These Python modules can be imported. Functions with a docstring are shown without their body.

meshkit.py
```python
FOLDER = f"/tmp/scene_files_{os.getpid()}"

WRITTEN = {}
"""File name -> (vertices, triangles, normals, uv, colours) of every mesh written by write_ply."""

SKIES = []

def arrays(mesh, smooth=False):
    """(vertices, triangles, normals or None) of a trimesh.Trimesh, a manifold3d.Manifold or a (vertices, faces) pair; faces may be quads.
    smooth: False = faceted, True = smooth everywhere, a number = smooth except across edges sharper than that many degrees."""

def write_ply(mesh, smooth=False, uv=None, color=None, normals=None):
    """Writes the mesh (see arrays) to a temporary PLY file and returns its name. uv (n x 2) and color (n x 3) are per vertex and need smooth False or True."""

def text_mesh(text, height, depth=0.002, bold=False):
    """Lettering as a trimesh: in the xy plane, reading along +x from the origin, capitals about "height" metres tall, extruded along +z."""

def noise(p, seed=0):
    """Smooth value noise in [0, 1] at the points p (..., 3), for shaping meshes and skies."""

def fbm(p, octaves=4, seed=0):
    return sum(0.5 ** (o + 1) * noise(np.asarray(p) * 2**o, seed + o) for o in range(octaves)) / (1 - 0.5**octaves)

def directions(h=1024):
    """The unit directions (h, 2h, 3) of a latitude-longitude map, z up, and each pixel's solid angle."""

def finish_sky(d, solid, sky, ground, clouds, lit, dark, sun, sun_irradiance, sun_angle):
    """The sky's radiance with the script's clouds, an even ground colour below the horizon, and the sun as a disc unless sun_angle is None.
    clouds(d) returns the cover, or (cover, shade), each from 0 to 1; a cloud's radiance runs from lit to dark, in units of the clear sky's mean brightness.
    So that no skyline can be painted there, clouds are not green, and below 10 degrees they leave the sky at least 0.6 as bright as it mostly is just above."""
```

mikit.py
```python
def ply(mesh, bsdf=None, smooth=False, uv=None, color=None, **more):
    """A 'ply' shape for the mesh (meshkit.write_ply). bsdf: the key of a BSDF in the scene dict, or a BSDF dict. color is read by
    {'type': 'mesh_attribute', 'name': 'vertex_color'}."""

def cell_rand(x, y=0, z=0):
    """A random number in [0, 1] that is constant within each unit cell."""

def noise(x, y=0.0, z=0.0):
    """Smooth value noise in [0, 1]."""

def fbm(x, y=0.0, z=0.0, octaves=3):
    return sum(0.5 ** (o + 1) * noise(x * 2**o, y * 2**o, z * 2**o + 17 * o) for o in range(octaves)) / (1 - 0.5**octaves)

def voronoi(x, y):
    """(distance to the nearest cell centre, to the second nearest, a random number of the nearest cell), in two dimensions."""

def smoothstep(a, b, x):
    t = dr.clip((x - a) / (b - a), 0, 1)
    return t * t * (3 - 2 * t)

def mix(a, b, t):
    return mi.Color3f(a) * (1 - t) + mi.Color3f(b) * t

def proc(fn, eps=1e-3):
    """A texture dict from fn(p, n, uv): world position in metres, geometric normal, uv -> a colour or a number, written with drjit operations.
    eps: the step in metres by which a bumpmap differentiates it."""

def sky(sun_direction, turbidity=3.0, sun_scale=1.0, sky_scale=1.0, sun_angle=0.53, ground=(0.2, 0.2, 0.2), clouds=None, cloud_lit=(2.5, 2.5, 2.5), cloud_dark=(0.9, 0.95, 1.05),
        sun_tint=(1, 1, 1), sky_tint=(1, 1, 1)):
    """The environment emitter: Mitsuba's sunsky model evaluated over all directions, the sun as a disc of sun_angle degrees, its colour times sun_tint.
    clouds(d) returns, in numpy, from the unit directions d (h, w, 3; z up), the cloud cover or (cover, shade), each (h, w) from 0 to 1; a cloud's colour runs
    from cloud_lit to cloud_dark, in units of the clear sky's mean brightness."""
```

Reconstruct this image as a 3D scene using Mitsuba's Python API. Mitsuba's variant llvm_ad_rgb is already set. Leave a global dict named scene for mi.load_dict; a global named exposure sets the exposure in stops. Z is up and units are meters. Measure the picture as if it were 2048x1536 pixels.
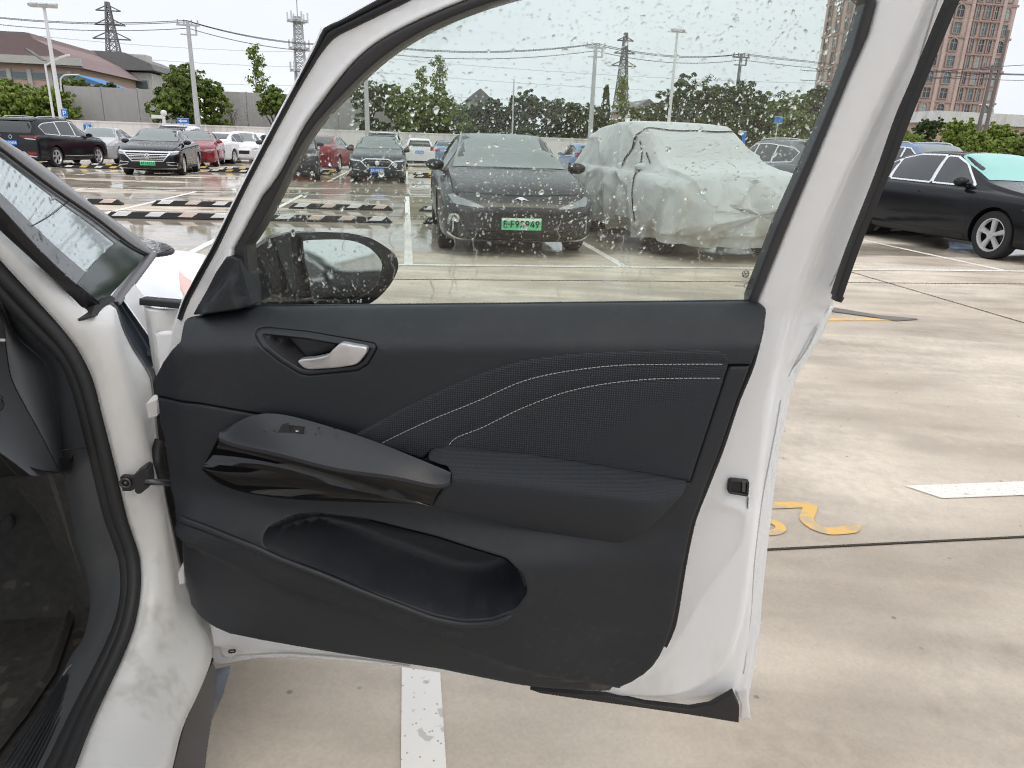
import math, random
import numpy as np, trimesh, manifold3d as m3, shapely
import drjit as dr, mitsuba as mi
import mikit, meshkit
from mikit import proc, noise, fbm, voronoi, cell_rand, smoothstep, mix
from scipy.spatial import Delaunay, cKDTree
from scipy.interpolate import PchipInterpolator, splprep, splev
from shapely.geometry import Polygon, LineString, Point

random.seed(7); RNG = np.random.default_rng(7)
T = mi.ScalarTransform4f
scene, labels = {}, {}

# ------------------------------------------------------------------ camera, sky, exposure
EYE = np.array([0.0, 0.0, 1.32])
FPX, CXP, CYP = 1422.0, 1024.0, 768.0          # focal length and centre for a 2048 x 1536 picture
YAW, PITCH, ROLL = math.radians(8.67), math.radians(18.57), math.radians(2.0)
_f = np.array([math.sin(YAW)*math.cos(PITCH), math.cos(YAW)*math.cos(PITCH), -math.sin(PITCH)])
_r0 = np.array([math.cos(YAW), -math.sin(YAW), 0.0]); _d0 = np.cross(_f, _r0)
_r = _r0*math.cos(ROLL) - _d0*math.sin(ROLL); _d = _r0*math.sin(ROLL) + _d0*math.cos(ROLL)
scene['camera'] = {'type': 'perspective', 'fov': math.degrees(2*math.atan(CXP/FPX)), 'fov_axis': 'x', 'near_clip': 0.02, 'far_clip': 3000.0,
                   'to_world': T().look_at(origin=EYE.tolist(), target=(EYE+_f).tolist(), up=(-_d).tolist())}

def overcast(d):
    up = np.clip(d[..., 2], 0, 1)
    n = meshkit.fbm(np.stack([d[..., 0]/(up+.25)*1.6, d[..., 1]/(up+.25)*1.6, up*0+3.1], -1), 4, 5)
    return np.ones_like(up), np.clip(1.0-0.85*up**0.8+0.5*(n-.5), 0, 1)
scene['sky'] = mikit.sky([0.15, -0.55, 0.82], turbidity=5, sun_scale=0.12, sun_angle=25, clouds=overcast, cloud_lit=(3.15, 3.25, 3.4), cloud_dark=(2.30, 2.40, 2.56), ground=(.3, .29, .27))
exposure = 1.6

# ------------------------------------------------------------------ helpers
def ray(x, y):
    return _f + _r*(x-CXP)/FPX + _d*(y-CYP)/FPX
def onz(x, y, z=0.0):
    d = ray(x, y); return EYE + d*(z-EYE[2])/d[2]
def ony(x, y, Y):
    d = ray(x, y); return EYE + d*Y/d[1]
def onx(x, y, X):
    d = ray(x, y); return EYE + d*X/d[0]

def label(key, text=None, cat=None, group=None, kind=None):
    e = labels.setdefault(key, {})
    for k, v in (('label', text), ('category', cat), ('group', group), ('kind', kind)):
        if v: e[k] = v
def free(key):
    taken = lambda k: k in scene or k in labels or any(s.startswith(k+'__') for s in scene)
    if not taken(key): return key
    i = 1
    while taken(f'{key}_{i:03d}'): i += 1
    return f'{key}_{i:03d}'
def thing(name, text, cat, group=None):
    key = free(name); label(key, text, cat, group); return key
def put(name, mesh, bsdf, parent=None, smooth=False, to=None, **more):
    key = free(f'{parent}__{name}' if parent else name)
    d = mesh if isinstance(mesh, dict) else mikit.ply(mesh, bsdf, smooth, **more)
    if isinstance(mesh, dict): d = {**mesh, 'bsdf': {'type': 'ref', 'id': bsdf}}
    if to is not None: d = {**d, 'to_world': to}
    scene[key] = d
    return key
def cat_(ms): return trimesh.util.concatenate([m for m in ms])
def box(c, s, rot=None):
    b = trimesh.creation.box(extents=s)
    if rot is not None: b.apply_transform(rot)
    b.apply_translation(c); return b
def bar(p, q, r, n=8, r2=None):
    """tapered round bar"""
    p, q = np.asarray(p, float), np.asarray(q, float); return tube([p, q], [r, r if r2 is None else r2], n)
def tube(pts, rad, n=8, closed=False):
    p = np.asarray(pts, float); rad = np.broadcast_to(rad, (len(p),))
    t = np.gradient(p, axis=0)
    if closed: t = np.roll(p, -1, 0)-np.roll(p, 1, 0)
    t /= np.linalg.norm(t, axis=1, keepdims=True)+1e-12
    ref = np.array([0, 0, 1.0]) if abs(t[:, 2]).mean() < .8 else np.array([1.0, 0, 0])
    a = np.cross(t, ref); a /= np.linalg.norm(a, axis=1, keepdims=True)+1e-12; b = np.cross(t, a)
    g = np.arange(n)*2*np.pi/n
    v = p[:, None]+rad[:, None, None]*(np.cos(g)[None, :, None]*a[:, None]+np.sin(g)[None, :, None]*b[:, None])
    return _grid_mesh(v, wrap_j=True, wrap_i=closed, caps=not closed)
def _grid_mesh(v, wrap_j=False, wrap_i=False, caps=False):
    ni, nj = v.shape[:2]
    i = np.arange(ni if wrap_i else ni-1); j = np.arange(nj if wrap_j else nj-1)
    I, J = np.meshgrid(i, j, indexing='ij'); I2, J2 = (I+1) % ni, (J+1) % nj
    q = np.stack([I*nj+J, I2*nj+J, I2*nj+J2, I*nj+J2], -1).reshape(-1, 4)
    f = np.vstack([q[:, [0, 1, 2]], q[:, [0, 2, 3]]]); vv = v.reshape(-1, 3)
    if caps:
        c0, c1 = len(vv), len(vv)+1
        vv = np.vstack([vv, v[0].mean(0), v[-1].mean(0)]); k = np.arange(nj); k2 = (k+1) % nj
        f = np.vstack([f, np.stack([k*0+c0, k, k2], 1), np.stack([k*0+c1, (ni-1)*nj+k2, (ni-1)*nj+k], 1)])
    return trimesh.Trimesh(vv, f, process=False)
def loft(curves, n=40, sub=1):
    """surface through polylines of 3-D points; each resampled to n points; sub: rows between curves (linear)"""
    rows = [resample(np.asarray(c, float), n) for c in curves]
    out = []
    for a, b in zip(rows[:-1], rows[1:]):
        for s in range(sub): out.append(a+(b-a)*s/sub)
    out.append(rows[-1])
    return _grid_mesh(np.array(out))
def resample(c, n):
    s = np.r_[0, np.cumsum(np.linalg.norm(np.diff(c, axis=0), axis=1))]
    u = np.linspace(0, s[-1], n)
    return np.stack([np.interp(u, s, c[:, k]) for k in range(c.shape[1])], 1)
def smoothline(pts, n=60, s=0.0):
    """smooth open curve through points"""
    p = np.asarray(pts, float); k = min(3, len(p)-1)
    d = np.r_[0, np.cumsum(np.linalg.norm(np.diff(p, axis=0), axis=1))]
    return np.stack([PchipInterpolator(d, p[:, i])(np.linspace(0, d[-1], n)) for i in range(p.shape[1])], 1)
def rounded(poly, r):
    """round the corners of a shapely polygon"""
    return poly.buffer(-r, join_style=1, quad_segs=6).buffer(2*r, join_style=1, quad_segs=6).buffer(-r, join_style=1, quad_segs=6)
def densify(ring, step):
    ring = np.asarray(ring, float)
    if np.allclose(ring[0], ring[-1]): ring = ring[:-1]
    out = []
    for a, b in zip(ring, np.roll(ring, -1, 0)):
        n = max(1, int(np.ceil(np.linalg.norm(b-a)/step)))
        out += [a+(b-a)*k/n for k in range(n)]
    return np.array(out)
def polys(g):
    return [p for p in getattr(g, 'geoms', [g]) if p.geom_type == 'Polygon' and p.area > 0]
def sheet2d(poly, step, rings=(), lines=()):
    """(points, faces) of a good triangulation of a polygon: boundary, inset rings, feature lines and a jittered hex grid"""
    pts = []
    edge = step if not rings else min(step, max(rings[0]*1.5, step*.35))
    bnd = [densify(p.exterior.coords, edge) for p in polys(poly)]+[densify(h.coords, edge) for p in polys(poly) for h in p.interiors]
    pts += bnd
    last = 0
    for r in rings:
        for p in polys(poly.buffer(-r, join_style=1)):
            pts += [densify(p.exterior.coords, edge)]+[densify(h.coords, edge) for h in p.interiors]
        last = r
    for l in lines:
        l = np.asarray(l, float); d = resample(l, max(2, int(LineString(l).length/edge)+1))
        m = shapely.contains_xy(poly.buffer(-edge*.45), d[:, 0], d[:, 1]); pts.append(d[m])
    fixed = np.vstack(pts)
    x0, y0, x1, y1 = poly.bounds
    gx, gy = np.meshgrid(np.arange(x0, x1, step), np.arange(y0, y1, step*.866))
    gx = gx+(np.arange(gx.shape[0])[:, None] % 2)*step*.5
    g = np.stack([gx.ravel(), gy.ravel()], 1)
    inner = poly.buffer(-(last+edge*.5))
    if not inner.is_empty and len(g):
        g = g[shapely.contains_xy(inner, g[:, 0], g[:, 1])]
        if len(g): g = g[cKDTree(fixed).query(g)[0] > step*.5]
    else: g = g[:0]
    p = np.vstack([fixed, g])
    p = p[np.unique(np.round(p, 6), axis=0, return_index=True)[1]]
    tri = Delaunay(p).simplices
    c = p[tri].mean(1); tri = tri[shapely.contains_xy(poly.buffer(1e-7), c[:, 0], c[:, 1])]
    a = p[tri]; area = (a[:, 1, 0]-a[:, 0, 0])*(a[:, 2, 1]-a[:, 0, 1])-(a[:, 1, 1]-a[:, 0, 1])*(a[:, 2, 0]-a[:, 0, 0])
    tri = np.where((area < 0)[:, None], tri[:, ::-1], tri)[np.abs(area) > 1e-10]
    return p, tri
def boundary_edges(tri):
    e = np.vstack([tri[:, [0, 1]], tri[:, [1, 2]], tri[:, [2, 0]]])
    s = np.sort(e, 1); u, inv, cnt = np.unique(s, axis=0, return_inverse=True, return_counts=True)
    return e[cnt[inv.ravel()] == 1]
def edge_dist(poly, p):
    return shapely.distance(shapely.boundary(poly), shapely.points(p[:, 0], p[:, 1]))
def skirted(p3, tri, down):
    """closes a sheet to a slab: side walls and a back at an offset"""
    n = len(p3); e = boundary_edges(tri)
    v = np.vstack([p3, p3+down]); s = np.vstack([np.stack([e[:, 1], e[:, 0], e[:, 0]+n], 1), np.stack([e[:, 1], e[:, 0]+n, e[:, 1]+n], 1)])
    return v, np.vstack([tri, s, tri[:, ::-1]+n])
def sstep(a, b, x):
    t = np.clip((x-a)/(b-a), 0, 1); return t*t*(3-2*t)

# ------------------------------------------------------------------ materials
def rgb(c): return {'type': 'rgb', 'value': list(map(float, c))}
def mat(name, color, rough=.5, bump=None, scale=.001, two=True, **kw):
    col = color if isinstance(color, dict) else rgb(color)
    rg = rough if isinstance(rough, dict) else float(rough)
    b = {'type': 'principled', 'base_color': col, 'roughness': rg, **kw}
    if bump is not None: b = {'type': 'bumpmap', 'arbitrary': bump, 'scale': scale, 'bsdf': b}
    scene[name] = {'type': 'twosided', 'bsdf': b} if two else b
def f_concrete(p, n, uv):
    big = fbm(p.x*.35+3, p.y*.5, 0.0, 4); mid = fbm(p.x*2.1, p.y*2.6, 5.0, 4); fine = fbm(p.x*26, p.y*26, 2.0, 3)
    sw = fbm(p.x*1.2+p.y*.7, p.y*7+p.x*1.6, 9.0, 4)
    c = mix((.37, .325, .275), (.64, .575, .495), smoothstep(.22, .78, .30*big+.36*mid+.34*sw))
    c = c*(.84+.24*fine+.10*noise(p.x*150, p.y*150)); c = c*(1-.16*smoothstep(.55, .8, fbm(p.x*.9+p.y*2.2, p.y*1.1-p.x*.35, 4.0, 4)))


    damp = smoothstep(.50, .66, fbm(p.x*.55+7, p.y*.85+2, 6.0, 4)+.12*(fine-.5)); c = c*mix((1, 1, 1), (.86, .845, .825), damp)
    spot = voronoi(p.x*1.15+4, p.y*1.15)
    ring = smoothstep(.24, .10, spot[0]+.25*(mid-.5))*smoothstep(.62, .8, spot[2])
    c = c*(1-.22*ring*mid*1.6)
    tiny = voronoi(p.x*7, p.y*7); c = c*(1-.45*smoothstep(.06, .02, tiny[0]+.05*(fine-.5))*smoothstep(.90, .95, tiny[2]))
    return c*mi.Color3f(1.0, .975, .93)*(1-.34*wetness(p))
def wetness(p):
    a = fbm(p.x*.22+1.7, p.y*.75+.4, 3.0, 4)
    far = smoothstep(8.2, 9.8, p.y)*smoothstep(64, 40, p.y)
    near = .55*smoothstep(3.5, 6.5, p.y)
    return smoothstep(.47, .56, a+.13*far-.12*(1-far))*dr.maximum(far, near*.7)
def f_wetrough(p, n, uv):
    w = wetness(p); m = fbm(p.x*3, p.y*3, 1.0, 3)
    return dr.clip(.62+.2*(m-.5)-.585*w, .035, 1)
def f_concbump(p, n, uv):
    return fbm(p.x*55, p.y*55, 0.0, 3)*(1-wetness(p))
mat('concrete', proc(f_concrete), proc(f_wetrough), proc(f_concbump), .0022, specular=.5)
def f_linepaint(p, n, uv):
    w = fbm(p.x*30, p.y*30, 0.0, 4); v = voronoi(p.x*70, p.y*70)
    pit = smoothstep(.22, .1, v[0])*smoothstep(.80, .9, v[2]); big = fbm(p.x*2.3, p.y*2.3, 4.0, 3)
    return mix((.78, .75, .70), (.30, .27, .24), dr.clip(pit+.22*smoothstep(.45, .75, big)+.5*smoothstep(.70, .8, w), 0, 1))
mat('line_paint', proc(f_linepaint), .55)
def f_yellow(p, n, uv):
    w = fbm(p.x*22, p.y*22, 0.0, 4); return mix((.72, .45, .13), (.50, .40, .26), smoothstep(.46, .72, w))
mat('yellow_paint', proc(f_yellow), .55)
mat('joint_dark', (.045, .04, .03), .8)
mat('tar_smudge', (.16, .145, .13), .7)

def f_white(p, n, uv):
    g = fbm(p.x*9, p.y*9, p.z*5, 4); low = smoothstep(.75, .3, p.z)
    st = fbm(p.x*38, p.y*38, p.z*14, 3)
    return mix((.74, .75, .765), (.50, .49, .45), dr.clip(.05*smoothstep(.5, .8, g)+low*.40*smoothstep(.48, .75, .5*g+.5*st), 0, 1))
mat('white_paint', proc(f_white), .22, specular=.5, clearcoat=1.0, clearcoat_gloss=.97)
def f_jamb(p, n, uv):
    g = fbm(p.x*12, p.y*12, p.z*7, 4); st = fbm(p.x*60, p.y*60, p.z*26, 3); low = smoothstep(1.0, .35, p.z)
    return mix((.66, .665, .66), (.42, .41, .375), dr.clip(.22*smoothstep(.42, .75, g)+(.1+.5*low)*smoothstep(.5, .72, .6*g+.4*st), 0, 1))
mat('jamb_paint', proc(f_jamb), .33, specular=.5, clearcoat=.4, clearcoat_gloss=.9)
mat('rubber', (.016, .017, .019), .55)
mat('seal_satin', (.03, .03, .034), .42)
def f_grain(p, n, uv): return voronoi(uv.x*900, uv.y*900)[0]
def f_trim(p, n, uv):
    d = fbm(p.x*14, p.y*14, p.z*14, 4); s = fbm(p.x*95+p.z*40, p.y*40, p.z*95-p.x*40, 3); low = smoothstep(.75, .4, p.z)
    return mix((.0122, .0152, .0202), (.024, .0255, .028), dr.clip(.35*smoothstep(.45, .75, d)+(.25+.6*low)*smoothstep(.62, .74, s), 0, 1))
def f_trimrough(p, n, uv): return .36+.16*fbm(p.x*20, p.y*20, p.z*20, 3)
mat('trim', proc(f_trim), proc(f_trimrough), proc(f_grain, 2e-4), .00035, specular=.45)
mat('trim_plain', (.012, .0145, .019), .45)
mat('trim_kick', (.07, .077, .085), .42)
mat('frit_glass', (.16, .165, .17), .05, metallic=.35)
mat('painted_reflection', (.02, .03, .028), .06, specular=.8)  # dark tone painted for mirrored trees and the dash behind the glass
mat('trim_rib', (.02, .022, .025), .4)
mat('trim_dash', (.13, .138, .15), .5)
mat('silver_dull', (.30, .31, .33), .45, metallic=.4)
mat('sealer_grey', (.42, .42, .41), .5)
mat('gap_trim', (.07, .085, .105), .35)
mat('cladding_grey', (.075, .072, .076), .5)
mat('quarter_glass', (.58, .65, .66), .03, metallic=.62)
mat('pillar_sky_grey', (.20, .20, .21), .3, specular=.7, clearcoat=1.0, clearcoat_gloss=.9)  # grey base paints in the sky mirrored by the black pillar
mat('wet_trim', (.10, .098, .105), .35, specular=.6)
mat('trim_dark', (.012, .013, .015), .6)
def f_weave(p, n, uv):
    a, b = uv.x*300, uv.y*300
    s = dr.sin(math.pi*(a+b))*dr.sin(math.pi*(a-b)); k = smoothstep(.25, .75, s)
    return mix((.0145, .0175, .0225), (.075, .08, .09), k*(.5+.5*noise(a*2, b*2)))
def f_weaveh(p, n, uv):
    a, b = uv.x*300, uv.y*300; return dr.sin(math.pi*(a+b))*dr.sin(math.pi*(a-b))
mat('fabric', proc(f_weave), .8, proc(f_weaveh, 3e-4), .0006, sheen=.3)
def f_pad(p, n, uv):
    a, b = uv.x*300, uv.y*300
    s = dr.sin(math.pi*(a+b))*dr.sin(math.pi*(a-b))
    return mix((.019, .0225, .0285), (.034, .0385, .046), smoothstep(.1, .9, s)*(.5+.5*noise(a*2, b*2)))
mat('pad_fabric', proc(f_pad), .75, proc(f_weaveh, 3e-4), .0005, sheen=.4)
def f_holes(p, n, uv):
    a, b = uv.x*270, uv.y*270; s = dr.sin(math.pi*(a+b))*dr.sin(math.pi*(a-b))
    return mix((.021, .025, .031), (.002, .002, .003), smoothstep(.2, .6, s))
mat('speaker_mesh', proc(f_holes), .5)
mat('speaker_rim', (.012, .0145, .018), .5)
mat('gloss_black', (.004, .004, .005), .02, specular=.6)
mat('pull_gloss', (.004, .0045, .006), .02, specular=.5)
mat('satin_black', (.026, .028, .034), .36)
mat('gloss_shell', (.008, .008, .009), .12, specular=.5)
mat('silver', (.62, .62, .64), .28, metallic=.75)
mat('thread', (.42, .42, .44), .7)
mat('ink', (.01, .01, .01), .6)
mat('steel_dark', (.10, .10, .11), .35, metallic=.8)
scene['pane_glass'] = {'type': 'thindielectric', 'int_ior': 1.5, 'specular_transmittance': rgb((.80, .875, .83))}
scene['drop_water'] = {'type': 'dielectric', 'int_ior': 1.333, 'ext_ior': 1.0}
scene['mirror_silver'] = {'type': 'twosided', 'bsdf': {'type': 'roughconductor', 'alpha': .004, 'specular_reflectance': rgb((.78, .82, .84)), 'material': 'Ag'}}
def f_carpet(p, n, uv):
    v = fbm(p.x*70, p.y*70, p.z*70, 3); d = smoothstep(.72, .8, fbm(p.x*25, p.y*25, 3.0, 3))
    return mix((.034, .036, .038), (.105, .10, .09), dr.clip(.5*v+.6*d, 0, 1))
mat('carpet', proc(f_carpet), .95)

# vehicles
for nm, c in dict(black=(.008, .009, .012), grey=(.15, .16, .175), darkgrey=(.05, .055, .062), white=(.76, .77, .78), red=(.22, .012, .022), silver=(.42, .43, .45), blue=(.16, .25, .40)).items():
    dk = nm in ('black', 'darkgrey'); mat('paint_'+nm, c, .12, specular=.32 if dk else .5, clearcoat=.35 if dk else 1.0, clearcoat_gloss=.96)
mat('auto_glass', (.035, .04, .044), .04, specular=.9)
mat('paint_darkblack', (.022, .023, .027), .25, specular=.5, clearcoat=1.0, clearcoat_gloss=.95)
mat('lamp_red_dark', (.16, .03, .035), .12)
mat('wind_glass', (.20, .23, .222), .06, specular=.7)
mat('shade_glass', (.26, .56, .51), .12, specular=.6)
mat('chrome', (.80, .80, .82), .12, metallic=1.0)
mat('tyre', (.018, .018, .019), .75)
mat('alloy', (.62, .62, .64), .3, metallic=.5)
mat('alloy_dark', (.06, .06, .065), .35, metallic=.5)
mat('lamp_clear', (.26, .28, .30), .08, specular=.9)
mat('lamp_red', (.32, .012, .014), .15)
mat('pale_pink', (.72, .42, .36), .25)
mat('plastic_black', (.018, .018, .02), .5)
mat('plate_green', (.10, .58, .25), .4)
mat('plate_blue', (.03, .17, .62), .4)
mat('plate_white', (.8, .82, .8), .4)
def f_cover(p, n, uv):
    g = fbm(p.x*3, p.y*3, p.z*3, 4); low = smoothstep(.9, .22, p.z)
    return mix((.53, .55, .545), (.33, .305, .26), dr.clip(low*.9*smoothstep(.3, .7, g)+.14*g, 0, 1))
mat('cover_cloth', proc(f_cover), .6, sheen=.3)
# surroundings
def f_wall(p, n, uv):
    s = fbm(p.x*.8, p.z*.25, p.y, 4); d = fbm(p.x*5, p.z*1.2, 2.0, 3)
    return mix((.72, .705, .69), (.50, .485, .47), smoothstep(.45, .8, .6*s+.4*d))
mat('white_wall', proc(f_wall), .85)
def f_hoard(p, n, uv):
    s = fbm(p.x*.5, p.z*.12, 1.0, 4); l = fbm(p.x*4, p.z*.35, 6.0, 3)
    return mix((.35, .34, .335), (.50, .485, .48), .5*s+.5*l)
mat('hoarding_grey', proc(f_hoard), .9)
mat('roof_maroon', (.23, .17, .17), .85)
mat('roof_grey', (.18, .18, .18), .8)
mat('wall_pink', (.55, .40, .33), .9)
mat('wall_pale', (.50, .49, .46), .9)
mat('roof_blue', (.06, .20, .45), .6)
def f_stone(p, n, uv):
    s = fbm(p.x*.25, p.z*.25, p.y*.2, 4); return mix((.46, .36, .325), (.55, .445, .405), s)  # stone tones lightened to stand in for distance haze
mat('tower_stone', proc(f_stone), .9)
mat('tower_trim', (.37, .28, .25), .9)
mat('far_glass', (.10, .14, .15), .15, specular=.8)
mat('far_glass_pale', (.34, .38, .37), .3, specular=.6)
mat('far_glass_dark', (.05, .06, .065), .12, specular=.6)
mat('far_frame', (.34, .37, .37), .5)
mat('steel_pale', (.46, .47, .48), .55)
mat('steel_white', (.70, .70, .71), .5)
mat('steel_lattice', (.20, .20, .21), .6)
mat('wood_pole', (.17, .15, .14), .8)
mat('wire_black', (.06, .06, .065), .7)
mat('wire_pale', (.30, .31, .33), .7)
mat('sign_blue', (.02, .16, .52), .4)
mat('sign_white', (.8, .8, .8), .4)
mat('stop_black', (.014, .014, .015), .6)
mat('stop_white', (.70, .70, .70), .45)
mat('stop_pink', (.66, .52, .46), .5)
mat('stop_yellow', (.72, .50, .12), .5)
mat('bark', (.10, .08, .06), .9)
mat('verge', (.06, .075, .03), .9)
scene['leaf'] = {'type': 'twosided', 'bsdf': {'type': 'principled', 'base_color': {'type': 'mesh_attribute', 'name': 'vertex_color'}, 'roughness': .55, 'specular': .35}}
# ------------------------------------------------------------------ ground and markings
def ground():
    xs = np.r_[-400, -150, np.arange(-60, 60.1, 4), 150, 400]; ys = np.r_[-200, -60, np.arange(-20, 90.1, 4), 160, 500]
    X, Y = np.meshgrid(xs, ys, indexing='ij')
    put('ground', _grid_mesh(np.stack([X, Y, X*0], -1)), 'concrete'); label('ground', kind='structure')
ground()
def flat(name, pts, bsdf, z=.004, text=None, cat='marking', group=None, parent=None, hole=None):
    p = Polygon(pts) if not hasattr(pts, 'geoms') and not isinstance(pts, Polygon) else pts
    ms = []
    for q in polys(p):
        v, f = trimesh.creation.triangulate_polygon(q, engine='earcut'); ms.append(trimesh.Trimesh(np.c_[v, v[:, 0]*0+z], f, process=False))
    k = put(name, cat_(ms), bsdf, parent)
    if text: label(k, text, cat, group)
    return k
def strip(x0, y0, x1, y1, w):
    return LineString([(x0, y0), (x1, y1)]).buffer(w/2, cap_style=2)
GL = 'white parking bay lines'
lines_txt = {0: 'white painted bay line passing under the open car door towards the black electric car'}
for i in range(-11, 9):
    x = .01+2.52*i
    for (a, b), nm in (((8.1, 18.6), 'first'), ((24.4, 34.8), 'second')):
        t = f'white bay line number {i+15} from the left in the {nm} double row of bays'
        t = 'long white line dividing two parking bays in the ' + nm + ' double row'
        flat('bay_line', strip(x, a, x, b, .10), 'line_paint', .004, t, 'bay line', GL+' in the '+nm+' double row')
flat('bay_line', strip(.02, -2.6, .02, 2.03, .10), 'line_paint', .004, 'wide white bay line in the foreground running under the open car door', 'bay line')
flat('bay_line', strip(.02, 2.03, .02, 2.45, .10), 'line_paint', .004, 'short white end of the foreground bay line beyond the concrete joint', 'bay line')
for (a, b), t in (((8.04, 8.14), 'thin white cross line in front of the black electric car'), ((18.6, 18.7), 'thin white cross line behind the first double row of bays')):
    flat('cross_line', shapely.box(-36, a, 36, b), 'line_paint', .006, t, 'cross line')
flat('end_line', [(2.075, 2.46), (2.16, 2.34), (12.2, 2.34), (12.2, 2.46)], 'line_paint', .004, 'white bay end line with a slanted tip on the right foreground concrete', 'end line')
flat('aisle_line', [(2.3, 5.51), (4.0, 5.51), (4.15, 5.42), (2.3, 5.42)], 'yellow_paint', .004, 'yellow aisle line ending in a dark smudge right of the door', 'aisle line')
flat('aisle_line', [(-30, 5.51), (1.9, 5.51), (1.9, 5.42), (-30, 5.42)], 'yellow_paint', .004, 'faded yellow aisle line crossing left behind the car door', 'aisle line')
v = [(3.55, 6.05), (3.75, 6.07), (4.1, 5.62), (4.42, 5.47), (4.12, 5.40), (3.98, 5.56), (3.72, 5.78)]
flat('scuff_mark', rounded(Polygon(v), .02), 'tar_smudge', .007, 'dark hooked tar smudge over the tip of the yellow line', 'smudge')
# expansion joints of the slabs
for y in (2.03, 7.2, 13.6, 19.2, 24.1, 35):
    put('slab_joint', box((0, y, .003), (90, .010, .004)), 'joint_dark', 'ground')
for x in (-7.6, 5.3):
    put('slab_joint', box((x, 10, .0025), (.010, 120, .004)), 'joint_dark', 'ground')
# number 29 painted to be read from the far side
def painted_number():
    two = LineString(smoothline([(1.66, 2.175), (1.615, 2.135), (1.54, 2.13), (1.495, 2.165), (1.49, 2.2), (1.545, 2.29), (1.58, 2.335)], 40)).buffer(.026, cap_style=2).union(shapely.box(1.385, 2.312, 1.585, 2.362))
    nine = Polygon([(1.30+.085*math.cos(a), 2.185+.065*math.sin(a)) for a in np.linspace(0, 2*np.pi, 40)])
    ring = nine.difference(Polygon([(1.30+.045*math.cos(a), 2.185+.03*math.sin(a)) for a in np.linspace(0, 2*np.pi, 30)]))
    tail = LineString(smoothline([(1.225, 2.18), (1.235, 2.26), (1.28, 2.32), (1.35, 2.335)], 30)).buffer(.025, cap_style=2)
    k = thing('painted_number', 'yellow number 29 painted upside down on the concrete beside the open door', 'number')
    flat('digit', two, 'yellow_paint', .004, parent=k); flat('digit', ring.union(tail), 'yellow_paint', .004, parent=k)
painted_number()
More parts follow.
